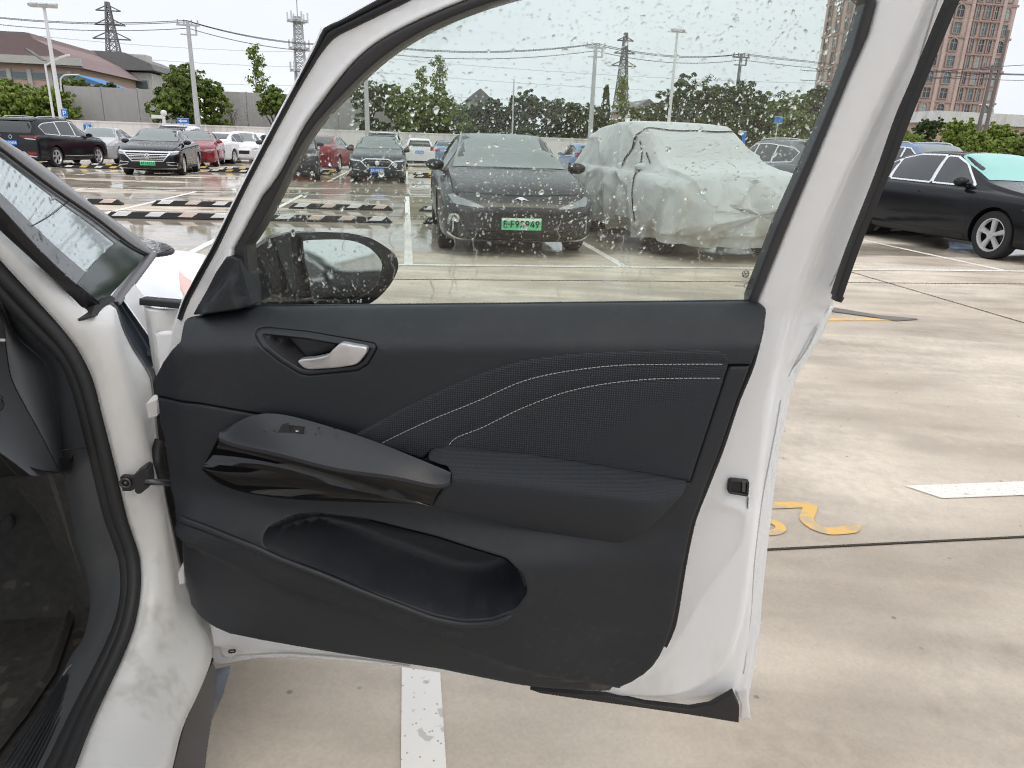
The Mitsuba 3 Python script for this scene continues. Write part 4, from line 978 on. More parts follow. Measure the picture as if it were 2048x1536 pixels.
# --- switch bezel (satin) and gloss black face of the pull
bz_back = [(439,865),(507,829),(535,825),(581,832),(691,862),(745,881),(841,919),(902,945)]
bz_front = [(439,866),(445,871),(554,898),(663,925),(800,947),(893,962),(901,953)]
def solve3(pts, ws): return np.array([list(dp(x, y, w))+[w] for (x, y), w in zip(pts, ws)])
def bezel():
    S = np.linspace(0, 1, 60)
    def line3(pts, w0, w1, hump=0.0, pw=1.0, deg=5):
        """smooth edge through traced points; depth runs from w0 to w1 with a hump between"""
        p = np.array(pts, float); t = np.r_[0, np.cumsum(np.hypot(*np.diff(p, axis=0).T))]; t /= t[-1]
        k = np.linspace(0, 1, 200); wgt = np.where((k < .01) | (k > .99), 30, 1); x, y = [np.polyval(np.polyfit(k, np.interp(k, t, p[:, i]), deg, w=wgt), S) for i in (0, 1)]; w = w0+(w1-w0)*(1-(1-S)**pw)+hump*np.sin(np.pi*S)
        uv = np.array([dp(a, b_, c) for a, b_, c in zip(x, y, w)]); return d3(uv[:, 0], uv[:, 1], w)
    b3, f3 = line3(bz_back, .085, .126, -.012, 1.0, 8), line3(bz_front, .092, .130, .010, 3.5, 7)
    lip = f3+DZ*-.010+DW*.004; und = f3+DZ*-.016-DW*.004
    rows = [b3-DZ*.012-DW*.002, b3-DZ*.002, b3, b3*.67+f3*.33+DZ*.0015, b3*.33+f3*.67+DZ*.0015, f3, f3*.55+lip*.45+DW*.0025, lip, und]
    put('switch_bezel', _grid_mesh(np.array(rows)), 'satin_black', door, 45)
    # gloss face below: two facets meeting on a crease
    t3 = line3([(438,871),(500,886),(554,900),(663,927),(800,949),(893,963),(900,957)], .092, .128, .008, 2.0)
    c3 = line3([(409,928),(500,935),(554,945),(625,961),(691,977),(775,992),(859,1009)], .090, .116, .012, 2.0)
    l3 = line3([(405,940),(417,958),(486,984),(538,995),(663,1003),(787,1006),(859,1011)], .086, .112, .004, 2.0)
    up = [t3+(c3-t3)*k+DW*(-.006*math.sin(math.pi*k)) for k in np.linspace(0, 1, 9)]
    dn = [c3+(l3-c3)*k+DW*(.004*math.sin(math.pi*k)) for k in np.linspace(0, 1, 7)]
    put('pull_face', _grid_mesh(np.array(up)), 'pull_gloss', door, True); put('pull_face', _grid_mesh(np.array(dn)), 'pull_gloss', door, True)
    put('pull_base', _grid_mesh(np.array([l3, l3-DW*.05+DZ*.004])), 'trim_dark', door, True); put('pull_base', _grid_mesh(np.array([t3[:1]-DW*.0, c3[:1], l3[:1]]).repeat(2, 1)-np.array([[0*DW, DW*.06]])), 'trim_dark', door)
    end = np.array([l3[-1], c3[-1], t3[-1]])
    # window switch in a small well
    c = np.array([d3(*dp(x, y, .108), .108) for x, y in [(565,853),(611,858),(604,880),(553,873)]])
    wl = c+(c.mean(0)-c)*.08+DZ*.002
    put('switch_well', trimesh.Trimesh(np.vstack([c+DZ*.0035, wl-DZ*.001]), [[0, 1, 2], [0, 2, 3]], process=False), 'ink', door)
    e1, e2 = c[1]-c[0], c[3]-c[0]
    tp = c[0]+DZ*.004
    pr = np.array([tp+e1*.03+e2*.05, tp+e1*.30+e2*.02+DZ*.004, tp+e1*.52+e2*.85+DZ*.0015, tp+e1*.03+e2*.9])
    put('window_switch', trimesh.Trimesh(np.vstack([pr, pr-DZ*.004]), [[0, 3, 2], [0, 2, 1], [0, 4, 7], [0, 7, 3], [3, 7, 6], [3, 6, 2], [2, 6, 5], [2, 5, 1]], process=False), 'satin_black', door)
    pr = np.array([tp+e1*.62+e2*.35+DZ*.003, tp+e1*.97+e2*.3+DZ*.003, tp+e1*.95+e2*.98+DZ*.0005, tp+e1*.55+e2*.98+DZ*.0005])
    sw = put('window_switch', trimesh.Trimesh(np.vstack([pr, pr-DZ*.004]), [[0, 3, 2], [0, 2, 1], [0, 4, 7], [0, 7, 3], [3, 7, 6], [3, 6, 2], [2, 6, 5], [2, 5, 1]], process=False), 'satin_black', door)
    ic = pr.mean(0)+DZ*.0009+e1*.05; ms = [box(ic, (.0045, .0016, .0006)), box(ic+[0, .0022, 0], (.003, .0012, .0006)), box(ic-[0, .0022, 0], (.0018, .0014, .0006))]
    put('window_icon', cat_(ms), 'sign_white', sw)
    # a few drops that fell on the bezel
    ms = []
    for x, y in [(457,859),(530,868),(638,861),(632,873),(669,862),(768,908),(550,866)]:
        q = d3(*dp(x, y, .105), .105); s = trimesh.creation.icosphere(1, .0014); s.apply_scale([1.5, 1.5, .6]); s.apply_translation(q+DZ*.0035); ms.append(s)
    k = put('splash_drops', cat_(ms), 'gloss_black', door, True); label(k, 'few dark water spots on the switch panel', kind='stuff')
bezel()
# --- release handle in its recess
door_part('handle_bezel', grip.buffer(-.0005).difference(grip.buffer(-.009)), lambda u, v: wbase(u, v)+.0015, 'trim_plain', rim=.0045, step=.006, thick=.014)
gi = grip.buffer(-.008)
def cup():
    p, tri = sheet2d(gi, .006, [.002, .006, .012]); d = edge_dist(gi, p)
    w = wbase(p[:, 0], p[:, 1])-.002-.034*sstep(0, .012, d)
    put('handle_cup', trimesh.Trimesh(d3(p[:, 0], p[:, 1], w), tri, process=False), 'trim_dark', door, True)
    # flap plate on the right of the cup
    q = np.array([dp(x, y, .052) for x, y in [(566,668),(676,686),(664,704),(612,720)]]); poly = rounded(Polygon(q), .003)
    door_part('cup_plate', poly, lambda u, v: u*0+.046, 'trim_plain', rim=.003, step=.008, thick=.006)
    h = Polygon(smoothline(np.array([dp(x, y, .075) for x, y in [(594,729),(592,726),(630,716),(658,707),(669,696),(680,687),(686,684.5),(710,689),(735,695),(736,698),(727,715),(714,727),(690,732),(650,737),(613,741),(606,739),(594,729)]]), 120)).buffer(0)
    def wh(u, v):
        u0, u1 = h.bounds[0], h.bounds[2]; t = (u-u0)/(u1-u0)
        line = h.bounds[1]+(h.bounds[3]-h.bounds[1])*(.18+.5*t)
        return .070+.012*sstep(0, .6, t)-.05*np.maximum(line-v, 0)-.012*np.maximum(0, t-.75)
    door_part('release_handle', polys(h)[0], wh, 'silver', rim=.0028, step=.005, thick=.010)
cup()
# --- mirror triangle cover
tri_c = Polygon(dps([(384,631),(434,543),(456,513),(468,510),(481,516),(503,612),(440,622)], .02)); tri_c = polys(rounded(tri_c.buffer(0), .002))[0]
tc0 = dp(446, 560, .03); tc1 = dp(474, 522, .03)
def wtri(u, v):
    L = LineString([tc0, tc1, (tc1[0]+.002, tc1[1]-.2)]); P = Polygon([tc0, tc1, dp(500,640,.03), dp(380,640,.03)])
    return .022+.016*sstep(.0, .012, shapely.distance(P.exterior, shapely.points(u, v)))*shapely.contains_xy(P, u, v)+lean(v)*.6
door_part('mirror_cover', tri_c, wtri, 'trim_plain', rim=.004, step=.008, thick=.03)
# --- latch opening in the shut face
lp = lambda pts, w: np.array([dp(x, y, w) for x, y in pts])
lat = rounded(Polygon(lp([(1457,962),(1461,958),(1499,962),(1497,991),(1493,993),(1458,987),(1455,982)], .004)), .004)
door_part('latch_frame', lat.difference(lat.buffer(-.0045)), lambda u, v: u*0+.006, 'plastic_black', rim=.002, step=.006, thick=.006)
door_part('latch', lat.buffer(-.004), lambda u, v: u*0+.0025, 'ink', rim=0, step=.01, thick=.004)
hk = Polygon(lp([(1484,962),(1492,963),(1491,986),(1483,984)], .006)); door_part('latch_hook', hk, lambda u, v: u*0+.006, 'steel_dark', rim=.001, step=.006, thick=.004)
for q in ([(1497,995),(1501,1000),(1499,1014),(1496,1018)], [(1534,857),(1537,858),(1536,869),(1533,871)]):
    door_part('drain_plug', Polygon(lp(q, .002)), lambda u, v: u*0+.003-.03*(u > dp(1515, 900)[0]), 'ink', rim=0, step=.01, thick=.004)
# --- lower rubber flap of the door and grimy corner
bz = [(1500,1391),(1484,1372),(1440,1400),(1380,1414),(1290,1405),(1200,1392)]
flap = Polygon(np.vstack([dps([(1120,1382),(1210,1388),(1290,1406),(1379,1416),(1420,1409),(1450,1392),(1466,1383),(1478,1410)], .002), dps([(1477,1443),(1379,1427),(1290,1414),(1190,1400),(1080,1384),(1060,1377)], .002)])).buffer(0)
door_part('sill_flap', polys(flap)[0], lambda u, v: u*0+.006, 'plastic_black', rim=.002, step=.012, thick=.01)
cr = Polygon(dps([(1472,1381),(1492,1372),(1493,1396),(1503,1438),(1480,1434),(1482,1408)], -.03)); door_part('corner_cap', cr.buffer(0), lambda u, v: u*0-.026, 'jamb_paint', rim=.002, step=.012, thick=.01)
# drain slot marks near the hinge
sl = LineString(dps([(460,1303),(468,1302)], .0)).buffer(.0032); door_part('drain_slot', sl.difference(sl.buffer(-.0014)), lambda u, v: u*0+.0015, 'ink', rim=0, step=.006, thick=.003)
sm = smoothline(dps([(462,1322),(464,1316),(520,1308),(590,1307),(700,1316),(820,1332)], 0), 60); put('sealant_bead', tube(d3(sm[:, 0], sm[:, 1], .0), .0016, 6), 'steel_pale', door)
# --- glass etching: round emblem and small approval text, seen mirrored from inside
def etch():
    ms = []
    c = dp(1491, 548, wg(GW)); r = .0048
    def put2(pts, w): ms.append((pts, w))
    ang = np.linspace(0, 2*np.pi, 30)
    L = [LineString([(c[0]+r*math.cos(a), c[1]+r*math.sin(a)) for a in ang]).buffer(.0005)]
    L += [LineString([(c[0]-.0028, c[1]+.0036), (c[0]-.001, c[1]), (c[0], c[1]+.0018), (c[0]+.001, c[1]), (c[0]+.0028, c[1]+.0036)]).buffer(.00045),
          LineString([(c[0]-.0043, c[1]+.0016), (c[0]-.002, c[1]-.0036), (c[0], c[1]-.0005), (c[0]+.002, c[1]-.0036), (c[0]+.0043, c[1]+.0016)]).buffer(.00045)]
    e = dp(1497, 571, wg(GW)); L += [LineString([(e[0]+.0065*math.cos(a), e[1]+.0042*math.sin(a)) for a in ang]).buffer(.0004)]
    e2 = dp(1508, 563, wg(GW)); L += [LineString([(e2[0]+.0048*math.cos(a), e2[1]+.0048*math.sin(a)) for a in np.linspace(.9, 5.6, 30)]).buffer(.0004)]
    out = []
    for g in L:
        for q in polys(g):
            v, f = trimesh.creation.triangulate_polygon(q, engine='earcut'); out.append(trimesh.Trimesh(d3(v[:, 0], v[:, 1], lean(v[:, 1])+GW+.0006), f, process=False))
    for tx, x, y, h in (('AS 2', 1498, 557, .0018), ('43R 001582', 1501, 562, .0016), ('E38 DOT71', 1500, 567.5, .0022), ('E000058', 1487, 574, .0022), ('CCC', 1501, 572.5, .0022)):
        m = meshkit.text_mesh(tx, h, .0001); q = dp(x, y, wg(GW)); v = m.vertices
        out.append(trimesh.Trimesh(d3(q[0]-v[:, 0], q[1]+v[:, 1], lean(q[1]+v[:, 1])+GW+.0006), m.faces[:, ::-1], process=False))
    put('glass_etching', cat_(out), 'ink', door)
etch()
# --- outside mirror seen through the pane
def side_mirror():
    k = f'{door}__outside_mirror'
    N = .86*DU+.50*DW+.115*DZ; N /= np.linalg.norm(N); ctr = d3(*dp(695, 540, -.20), -.20)
    def onm(x, y, off=0.0):
        d = ray(x, y); return EYE+d*(((ctr+N*off-EYE)@N)/(d@N))
    gpx = [(606,480),(632,477),(664,477.5),(698,480),(734,491),(759,511),(768,530),(764,550),(752,572),(724,592),(683,606),(650,612),(635,610),(618,552),(607,500)]
    gpx = smoothline(np.array(gpx+gpx[:1], float), 90)[:-1]
    ex = np.cross(DZ, N); ex /= np.linalg.norm(ex); ey = np.cross(N, ex)
    G3 = np.array([onm(x, y, .002) for x, y in gpx]); poly = Polygon(np.stack([(G3-ctr)@ex, (G3-ctr)@ey], 1)).buffer(0)
    p, tri = sheet2d(poly, .010); P = ctr+N*.002+p[:, :1]*ex+p[:, 1:]*ey; P = P-N*((p**2).sum(1)/(2*1.4))[:, None]
    put('mirror_glass', trimesh.Trimesh(P, tri, process=False), 'mirror_silver', k, True)
    put('mirror_rim', tube(G3-N*.003, .0022, 6, closed=True), 'ink', k)
    rim = np.array([onm(x, y, -.006) for x, y in smoothline(np.array([(604,472),(640,464),(683,465),(734,474),(772,494),(794,515),(797,532),(790,553),(767,586),(740,607),(700,622),(640,625)], float), 40)])
    left = np.array([d3(*dp(x, y, -.105), -.105) for x, y in [(497,522),(512,497),(543,476),(594,465),(640,466),(600,632),(500,634)]])
    back = ctr+(rim-rim.mean(0))*.72+(rim.mean(0)-ctr)-N*.105
    mid = ctr+(rim-rim.mean(0))*.95+(rim.mean(0)-ctr)-N*.055; lb = left-DU*.0-N*.03+DW*-.03
    left = left-N*np.maximum((left-ctr)@N+.008, 0)[:, None]; lb = lb-N*np.maximum((lb-ctr)@N+.02, 0)[:, None]
    h = trimesh.convex.convex_hull(np.vstack([rim, mid, back, left, lb])); h = h.subdivide_to_size(.03)
    put('mirror_housing', h, 'gloss_shell', k, 50)
    a0 = d3(*dp(520, 625, -.12), -.13)-DZ*.02; put('mirror_arm', tube([a0, a0+DW*.07-DZ*.015], .03, 10), 'plastic_black', k, True)
side_mirror()
# ------------------------------------------------------------------ the white car itself: front pillars, door opening, sill, footwell, front wing
def own(x, y, Y, Z, soft=.03):
    """line of sight meets the pillar (upright at distance Y) or the sill (level at height Z), with a soft inner corner"""
    d = ray(x, y); t1 = Y/d[1]; t2 = (Z-EYE[2])/d[2] if d[2] < -1e-3 else 9
    h = max(soft-abs(t1-t2), 0)/soft; return EYE+d*(min(t1, t2)-h*h*soft*.25)
def owns(pts, Y, Z, soft=.35): return np.array([own(x, y, Y, Z, soft) for x, y in pts])
wc = thing('white_car', 'white car with its front door open, black door seals and dark footwell at the left', 'car')
S_o = [(-60,450),(0,520),(73,600),(132,667),(161,708),(187,764),(205,834),(231,937),(255,1040),(276,1105),(280,1168),(269,1244),(244,1314),(195,1419),(150,1536),(110,1640)]
S_i = [(-60,520),(6,600),(75,672),(120,715),(141,745),(158,799),(182,893),(217,1039),(244,1112),(250,1174),(244,1227),(216,1297),(157,1412),(94,1536),(40,1640)]
RIDGE = [(-60,400),(0,454),(81,529),(182,628),(228,650),(252,720),(270,790),(292,880),(318,970),(333,1040),(344,1140),(342,1244),(325,1297),(307,1370),(279,1454),(258,1536),(230,1640)]
OUTER = [(-60,392),(0,446),(81,521),(182,622),(228,603),(249,658),(264,688),(305,761),(318,880),(330,975),(345,1050),(368,1150),(424,1300),(424,1314),(401,1377),(366,1454),(345,1536),(320,1640)]
def sl(pts, Y, Z, n=90, soft=.35): return resample(smoothline(owns(pts, Y, Z, soft), 220), n)
so3, si3 = sl(S_o, 1.16, .47), sl(S_i, 1.19, .465)
rd3, ou3 = sl(RIDGE, 1.17, .455), sl(OUTER, 1.24, .40)
def mid_rows(a, b, bulge, n=5): return [a+(b-a)*k+np.array([.0, -bulge*math.sin(math.pi*k), bulge*.6*math.sin(math.pi*k)]) for k in np.linspace(0, 1, n)]
def jamb():
    back = so3+np.array([0, .03, -.02])
    rows = [back]+mid_rows(so3, rd3, .010, 7)+mid_rows(rd3, ou3, .006, 5)[1:]+[ou3+np.array([-.03, .02, -.05])]
    put('door_frame', _grid_mesh(np.array(rows)), 'jamb_paint', wc, True)
jamb()
def seals():
    m = so3*.5+si3*.5
    put('door_seal', tube(so3*.72+si3*.28+[0, -.006, .004], .0115, 12), 'rubber', wc, True)
    put('door_seal', tube(so3*.25+si3*.75+[0, -.002, .002], .0125, 12), 'rubber', wc, True)
    put('seal_base', _grid_mesh(np.array([so3+[0, .012, -.008], m+[0, .02, -.012], si3+[0, .012, -.008]])), 'ink', wc, True)
seals()
# kick panel and sill trim
FW = [(100,700),(112,760),(118,830),(124,899),(136,1000),(153,1087),(174,1157),(180,1209),(167,1272),(140,1314),(105,1380),(21,1517),(-40,1620)]
SK = [(120,712),(141,745),(158,799),(182,893),(217,1039),(244,1112),(250,1174),(244,1227),(216,1297),(157,1412),(94,1536),(40,1640)]
def kick():
    a, b = sl(SK, 1.20, .455), sl(FW, 1.30, .43)
    rows = [a+[0, .01, -.02]]+[a+(b-a)*k+np.array([0, -.012, .008])*math.sin(math.pi*k) for k in np.linspace(0, 1, 8)]+[b+np.array([-.02, .05, -.05]), b+np.array([-.06, .25, -.18])]
    put('sill_trim', _grid_mesh(np.array(rows)), 'trim_kick', wc, True)
    put('trim_seam', tube(np.array([own(x, y, 1.19, .3) for x, y in [(124,899),(150,896),(181,893)]])+[0, -.004, 0], .0012, 5), 'ink', wc)
    for i in range(8):
        f = .06+.72*i/7; p, q = np.array([128+62*f, 1352-26*f]), np.array([2+75*f, 1536+30*f]); p = p+(q-p)*.02
        r = np.array([own(*(p+(q-p)*k), 1.4, .452) for k in np.linspace(0, 1, 24)])+[0, 0, .004]
        put('sill_rib', tube(r, np.r_[.0005, np.full(22, .0021), .0005], 6), 'trim_rib', wc, True)
    sc = np.array([own(*p, 1.5, .452) for p in [(128,1352),(140,1336),(160,1327),(182,1324)]])+[0, 0, .003]; put('sill_edge', tube(smoothline(sc, 20), .0014, 6), 'silver_dull', wc, True)
kick()
# footwell: floor mat with raised rim, ribbed foot rest, dark bulkhead
mat_o = [(-120,1225),(0,1209),(60,1203),(125,1201),(146,1208),(150,1228),(140,1262),(112,1345),(55,1430),(0,1502),(-120,1640)]
def footwell():
    pts = np.array([onz(x, y, .285)[:2] for x, y in mat_o]); poly = Polygon(pts).buffer(0)
    p, tri = sheet2d(poly, .03, [.004, .010, .016, .022]); d = edge_dist(poly, p); z = .285+.010*sstep(.002, .008, d)*sstep(.022, .014, d)+.002*meshkit.fbm(np.c_[p*30, p[:, :1]*0], 3)
    put('floor_mat', trimesh.Trimesh(np.c_[p, z], tri, process=False), 'carpet', wc, True)
    put('floor', loft([[onz(-400, 1100, .27), onz(300, 1100, .27)], [onz(-500, 1700, .27), onz(250, 1700, .27)]], 10), 'carpet', wc)
    put('bulkhead', loft([[(-2.0, 1.7, .86), (-.5, 1.7, .86)], [(-2.0, 1.68, .5), (-.5, 1.68, .5)], [(-2.0, 1.45, .27), (-.5, 1.45, .27)]], 8, 4), 'carpet', wc, True)
    for i, (a, b) in enumerate((((20,1030),(-5,1200)), ((50,1085),(30,1199)), ((72,1120),(62,1199)), ((98,1165),(95,1199)), ((-25,1030),(-50,1200)))):
        pts = [own(a[0]+(b[0]-a[0])*k, a[1]+(b[1]-a[1])*k, 1.62, .29) for k in np.linspace(0, 1, 12)]
        put('foot_rib', tube(pts, np.r_[.004, np.full(10, .016), .012], 10), 'carpet', wc, True)
    put('wheel_box', loft([[own(x, y, 1.55, .27) for x, y in [(20,960),(80,1030),(110,1090),(140,1160),(160,1215)]], [own(x, y, 1.40, .27) for x, y in [(126,940),(140,1010),(156,1090),(178,1160),(184,1215)]]], 20, 4), 'carpet', wc, True)
    put('far_shell', loft([[(-2.2, -.6, .27), (-2.2, 1.9, .27)], [(-2.25, -.6, 1.0), (-2.25, 1.9, 1.0)]], 6), 'trim_dark', wc)
footwell()
# dashboard end
def dash():
    seam = sl([(-30,560),(4,640),(9,661),(13,700),(20,745),(50,811),(73,852),(117,940)], 1.22, .1, 40)
    outer = sl([(5,600),(24,655),(40,680),(97,741),(108,790),(116,850),(123,896),(127,944)], 1.30, .1, 40)
    inner = sl([(-160,600),(-130,660),(-110,690),(-90,760),(-60,840),(-30,885),(0,905),(60,950)], 1.05, .1, 40)
    low = sl([(-160,780),(-120,800),(-90,820),(-60,850),(-30,880),(10,905),(50,930),(117,944)], 1.10, .1, 40)
    put('dash_end', _grid_mesh(np.array([seam+(outer-seam)*k+np.array([.010*math.sin(math.pi*k), -.02*math.sin(math.pi*k), 0]) for k in np.linspace(0, 1, 9)])), 'trim_dash', wc, True)
    put('dash_front', _grid_mesh(np.array([inner+(seam-inner)*k+np.array([0, -.012*math.sin(math.pi*k), 0]) for k in np.linspace(0, 1, 9)])), 'trim_dash', wc, True)
    put('dash_seam', tube(seam+[0, -.002, 0], .0014, 6), 'ink', wc)
    b = sl([(-200,960),(-60,957),(0,954),(60,949),(100,946),(117,943),(124,925)], 1.20, .1, 40)
    put('dash_lower', _grid_mesh(np.array([low+(b-low)*k for k in np.linspace(0, 1, 5)]+[b+[0, .02, -.01], b+[0, .06, .0]])), 'trim_dark', wc, True)
    put('glove_box_seam', tube(np.array([own(x, y, 1.12, .1) for x, y in [(-20,905),(0,912),(20,935),(36,951)]]), .0012, 5), 'ink', wc)
    t = np.array([own(x, y, 1.06, .1) for x, y in [(-6,790),(3,796),(5,806),(2,818),(-6,824)]]); put('vent_ring', tube(t, .0025, 6), 'trim_plain', wc, True)
    up = sl([(100,640),(112,690),(128,728),(141,745)], 1.26, .1, 20); o2 = resample(outer[8:24], 20)
    put('pillar_trim', loft([sl([(-40,500),(5,590),(60,660),(120,716),(150,790),(182,893)], 1.21, .1, 30), sl([(-60,540),(-10,600),(30,670),(97,741),(116,850),(123,897)], 1.31, .1, 30)], 30, 5), 'trim_kick', wc, True)
    put('dash_top', loft([[(-2.1, .95, .93), (-.72, .95, .93)], [(-2.1, 1.38, .95), (-.75, 1.38, .95)]], 6), 'trim_plain', wc)
    c = own(2, 680, 1.2, .1); put('dash_label', box(c, (.012, .002, .004)), 'sign_white', wc)
dash()
# quarter window, its trims, and the front pillar
GN = np.array([1, .05, .35]); GP = np.array([-.5, 1.2, 1.05])
def gp(x, y, off=0.0):
    d = ray(x, y); return EYE+d*(((GP-EYE)@GN+off)/(d@GN))
def gps(pts, off=0.0, n=40): return resample(smoothline(np.array([gp(x, y, off) for x, y in pts]), 120), n)
U1 = [(-80,330),(0,415),(98,520),(202,609)]; U2 = [(-80,237),(0,296),(98,370),(195,438),(267,493),(295,508)]
U0 = [(-80,375),(0,458),(81,533),(182,630)]; U3 = [(-80,222),(0,274),(81,327),(182,406),(277,477),(309,510)]
def quarter():
    a, b = gps(U1), gps(U2)
    put('quarter_window', _grid_mesh(np.array([a+(b-a)*k for k in np.linspace(0, 1, 6)])), 'quarter_glass', wc, True)
    put('frit_and_reflection', _grid_mesh(np.array([a+(b-a)*k+GN*.0012 for k in (0, .12, .20)])), 'frit_glass', wc, True); put('frit_and_reflection', _grid_mesh(np.array([a+(b-a)*k+GN*.0012 for k in (.84, .92, 1)])), 'frit_glass', wc, True)
    at_ = lambda c, s: np.array([np.interp(s*39, np.arange(40), c[:, i]) for i in range(3)]); e0 = [at_(a, .78-.07*k*(1-k))*(1-k)+at_(b, .80-.07*k*(1-k))*k+GN*.002 for k in np.linspace(0, 1, 14)]; put('frit_and_reflection', _grid_mesh(np.array([e0, [a[-1]*(1-k)+b[-1]*k+GN*.002 for k in np.linspace(0, 1, 14)]])), 'painted_reflection', wc, True)  # last piece is no frit: dark patch painting in reflected trees and dash
    lo = gps(U0, -.01); hi = gps(U1, .012)
    put('quarter_trim', _grid_mesh(np.array([lo+[-.02, .03, 0], lo, lo*.5+hi*.5+GN*.006, hi, hi-GN*.012])), 'rubber', wc, True)
    h0, h1 = gps(U2, .004), gps(U3, .004)
    put('front_pillar', _grid_mesh(np.array([h0-GN*.01, h0]+[h0+(h1-h0)*k+GN*.004*math.sin(math.pi*k) for k in (.15, .35, .55, .75, .92)]+[h1, h1+np.array([-.03, .03, -.02])])), 'pillar_sky_grey', wc, True)
    e = gps(U2, .006); put('pillar_lip', tube(e, .0022, 6), 'ink', wc)
    c0 = gps([(300,504),(268,545),(235,590),(226,604)], .006, 24); c1 = gps([(312,514),(282,555),(250,597),(238,612)], .006, 24)
    put('belt_strip', _grid_mesh(np.array([c0-GN*.012, c0]+[c0+(c1-c0)*k+GN*.009*math.sin(math.pi*k) for k in (.2, .4, .6, .8)]+[c1, c1-GN*.012])), 'wet_trim', wc, True)
    q = np.array([gp(x, y, .012) for x, y in [(182,631),(190,610),(203,608),(221,590),(230,596),(229,604),(205,627),(187,634)]])
    put('trim_corner', trimesh.Trimesh(np.vstack([q, q-GN*.02]), [[0, i, i+1] for i in range(1, 7)]+[t for i in range(8) for t in ([i, (i+1) % 8, i+8], [(i+1) % 8, (i+1) % 8+8, i+8])], process=False), 'rubber', wc)
    put('glass_line', tube(gps([(64,452),(95,435),(122,415),(138,402)], .003, 20), .0007, 5), 'ink', wc)
    # wet glass: drops on the quarter window
    rng = np.random.default_rng(3); V, F, at = [], [], 0; N = GN/np.linalg.norm(GN)
    ex = np.cross([0, 0, 1.0], N); ex /= np.linalg.norm(ex); ey = np.cross(N, ex)
    g = np.arange(7)*2*np.pi/7
    for _ in range(900):
        s, k = rng.random(), rng.random(); i = min(int(s*39), 38); o = a[i]+(b[i]-a[i])*k+N*.0006
        r = .0011*math.exp(rng.normal(0, .4)); el = rng.uniform(1, 2.2); sk = rng.uniform(.2, .8)
        bx, by = r*np.cos(g), r*el*np.sin(g)
        P = np.vstack([o+np.outer(bx+sk*by, ex)+np.outer(by, ey), o+.6*(np.outer(bx+sk*by, ex)+np.outer(by, ey))+N*r*.4, (o+N*r*.5)[None], o[None]])
        n = 7; kk = np.arange(n); k2 = (kk+1) % n
        F.append(np.vstack([np.stack([kk, k2, k2+n], 1), np.stack([kk, k2+n, kk+n], 1), np.stack([kk+n, k2+n, kk*0+2*n], 1), np.stack([k2, kk, kk*0+2*n+1], 1)])+at); V.append(P); at += len(P)
    m = trimesh.Trimesh(np.vstack(V), np.vstack(F), process=False)
    if m.volume < 0: m.invert()
    k = put('raindrops', m, 'drop_water', wc, True); label(k, 'raindrops clinging to the quarter window', kind='stuff')
quarter()
# front wing and bonnet
def wing_z(x, y):
    z = 1.01-.045*np.clip((y-1.3)/1.2, 0, 2)**2
    t = np.clip(x+.72, 0, 1); return z-.78*t**1.6-.03*np.clip(-.8-x, 0, 1)
def wing():
    xs = np.r_[np.linspace(-1.9, -.8, 8)[:-1], np.linspace(-.8, -.56, 10)[:-1], np.linspace(-.56, -.345, 24)]; ys = np.linspace(1.30, 2.75, 40)
    X, Y = np.meshgrid(xs, ys, indexing='ij'); Z = wing_z(X, Y)
    Z = Z-.25*np.clip((Y-2.35)/.4, 0, 1)**2
    put('front_wing', _grid_mesh(np.stack([X, Y, Z], -1)), 'white_paint', wc, True)
    put('wing_side', loft([[(-.345, y, float(wing_z(np.array(-.345), np.array(y)))) for y in ys], [(-.34, y, .62) for y in ys], [(-.37, y, .30) for y in ys]], 40, 4), 'white_paint', wc, True)
    def onwing(x, y):
        d = ray(x, y); ts = np.linspace(.8, 3.5, 1500); p = EYE+d*ts[:, None]; g = p[:, 2]-wing_z(p[:, 0], p[:, 1])
        i = np.argmax(g < 0); return p[i]+[0, 0, .003]
    q = [(358,543),(366,552),(386,566),(372,600),(362,578)]
    P = np.array([onwing(*p) for p in q]); put('pink_patch', trimesh.Trimesh(P, [[0, 1, 4], [1, 3, 4], [1, 2, 3]], process=False), 'pale_pink', wc)  # small pale pink patch laid on the wing
    rng = np.random.default_rng(5); ms = []
    for _ in range(750):
        x, y = rng.uniform(-.95, -.42), rng.uniform(1.35, 2.5); r = .0018*math.exp(rng.normal(0, .4))
        s = trimesh.creation.icosphere(1, r); s.apply_scale([1, 1.2, .55]); s.apply_translation([x, y, float(wing_z(np.array(x), np.array(y)))+r*.1]); ms.append(s)
    k = put('raindrops', cat_(ms), 'drop_water', wc, True); label(k, 'raindrops beading on the white front wing', kind='stuff')
wing()
# black scuttle corner wet with rain
def scuttle():
    P = np.array([ony(x, y, Y) for x, y, Y in [(262,470,1.75),(290,476,1.75),(318,485,1.72),(338,492,1.7),(343,499,1.66),(341,505,1.62),(312,510,1.58)]])
    put('scuttle_panel', loft([P[:4], [P[0]*.5+P[6]*.5, P[6], P[5], P[4]]], 16, 4), 'gloss_shell', wc, True)
    lo = np.array([P[6], P[5], P[4]]); put('scuttle_edge', tube(smoothline(lo, 14), .005, 6), 'plastic_black', wc, True)
    rng = np.random.default_rng(6); ms = []
    for _ in range(260):
        a, b = rng.random(), rng.random(); t = P[0]*(1-a)+P[3]*a; u = P[6]*(1-a)+P[4]*a; o = t*(1-b)+u*b
        r = .0028*math.exp(rng.normal(0, .3)); s = trimesh.creation.icosphere(1, r); s.apply_scale([1, 1.2, .6]); s.apply_translation(o+[0, 0, .001]); ms.append(s)
    k = put('raindrops', cat_(ms), 'drop_water', wc, True); label(k, 'raindrops on the black scuttle corner', kind='stuff')
scuttle()
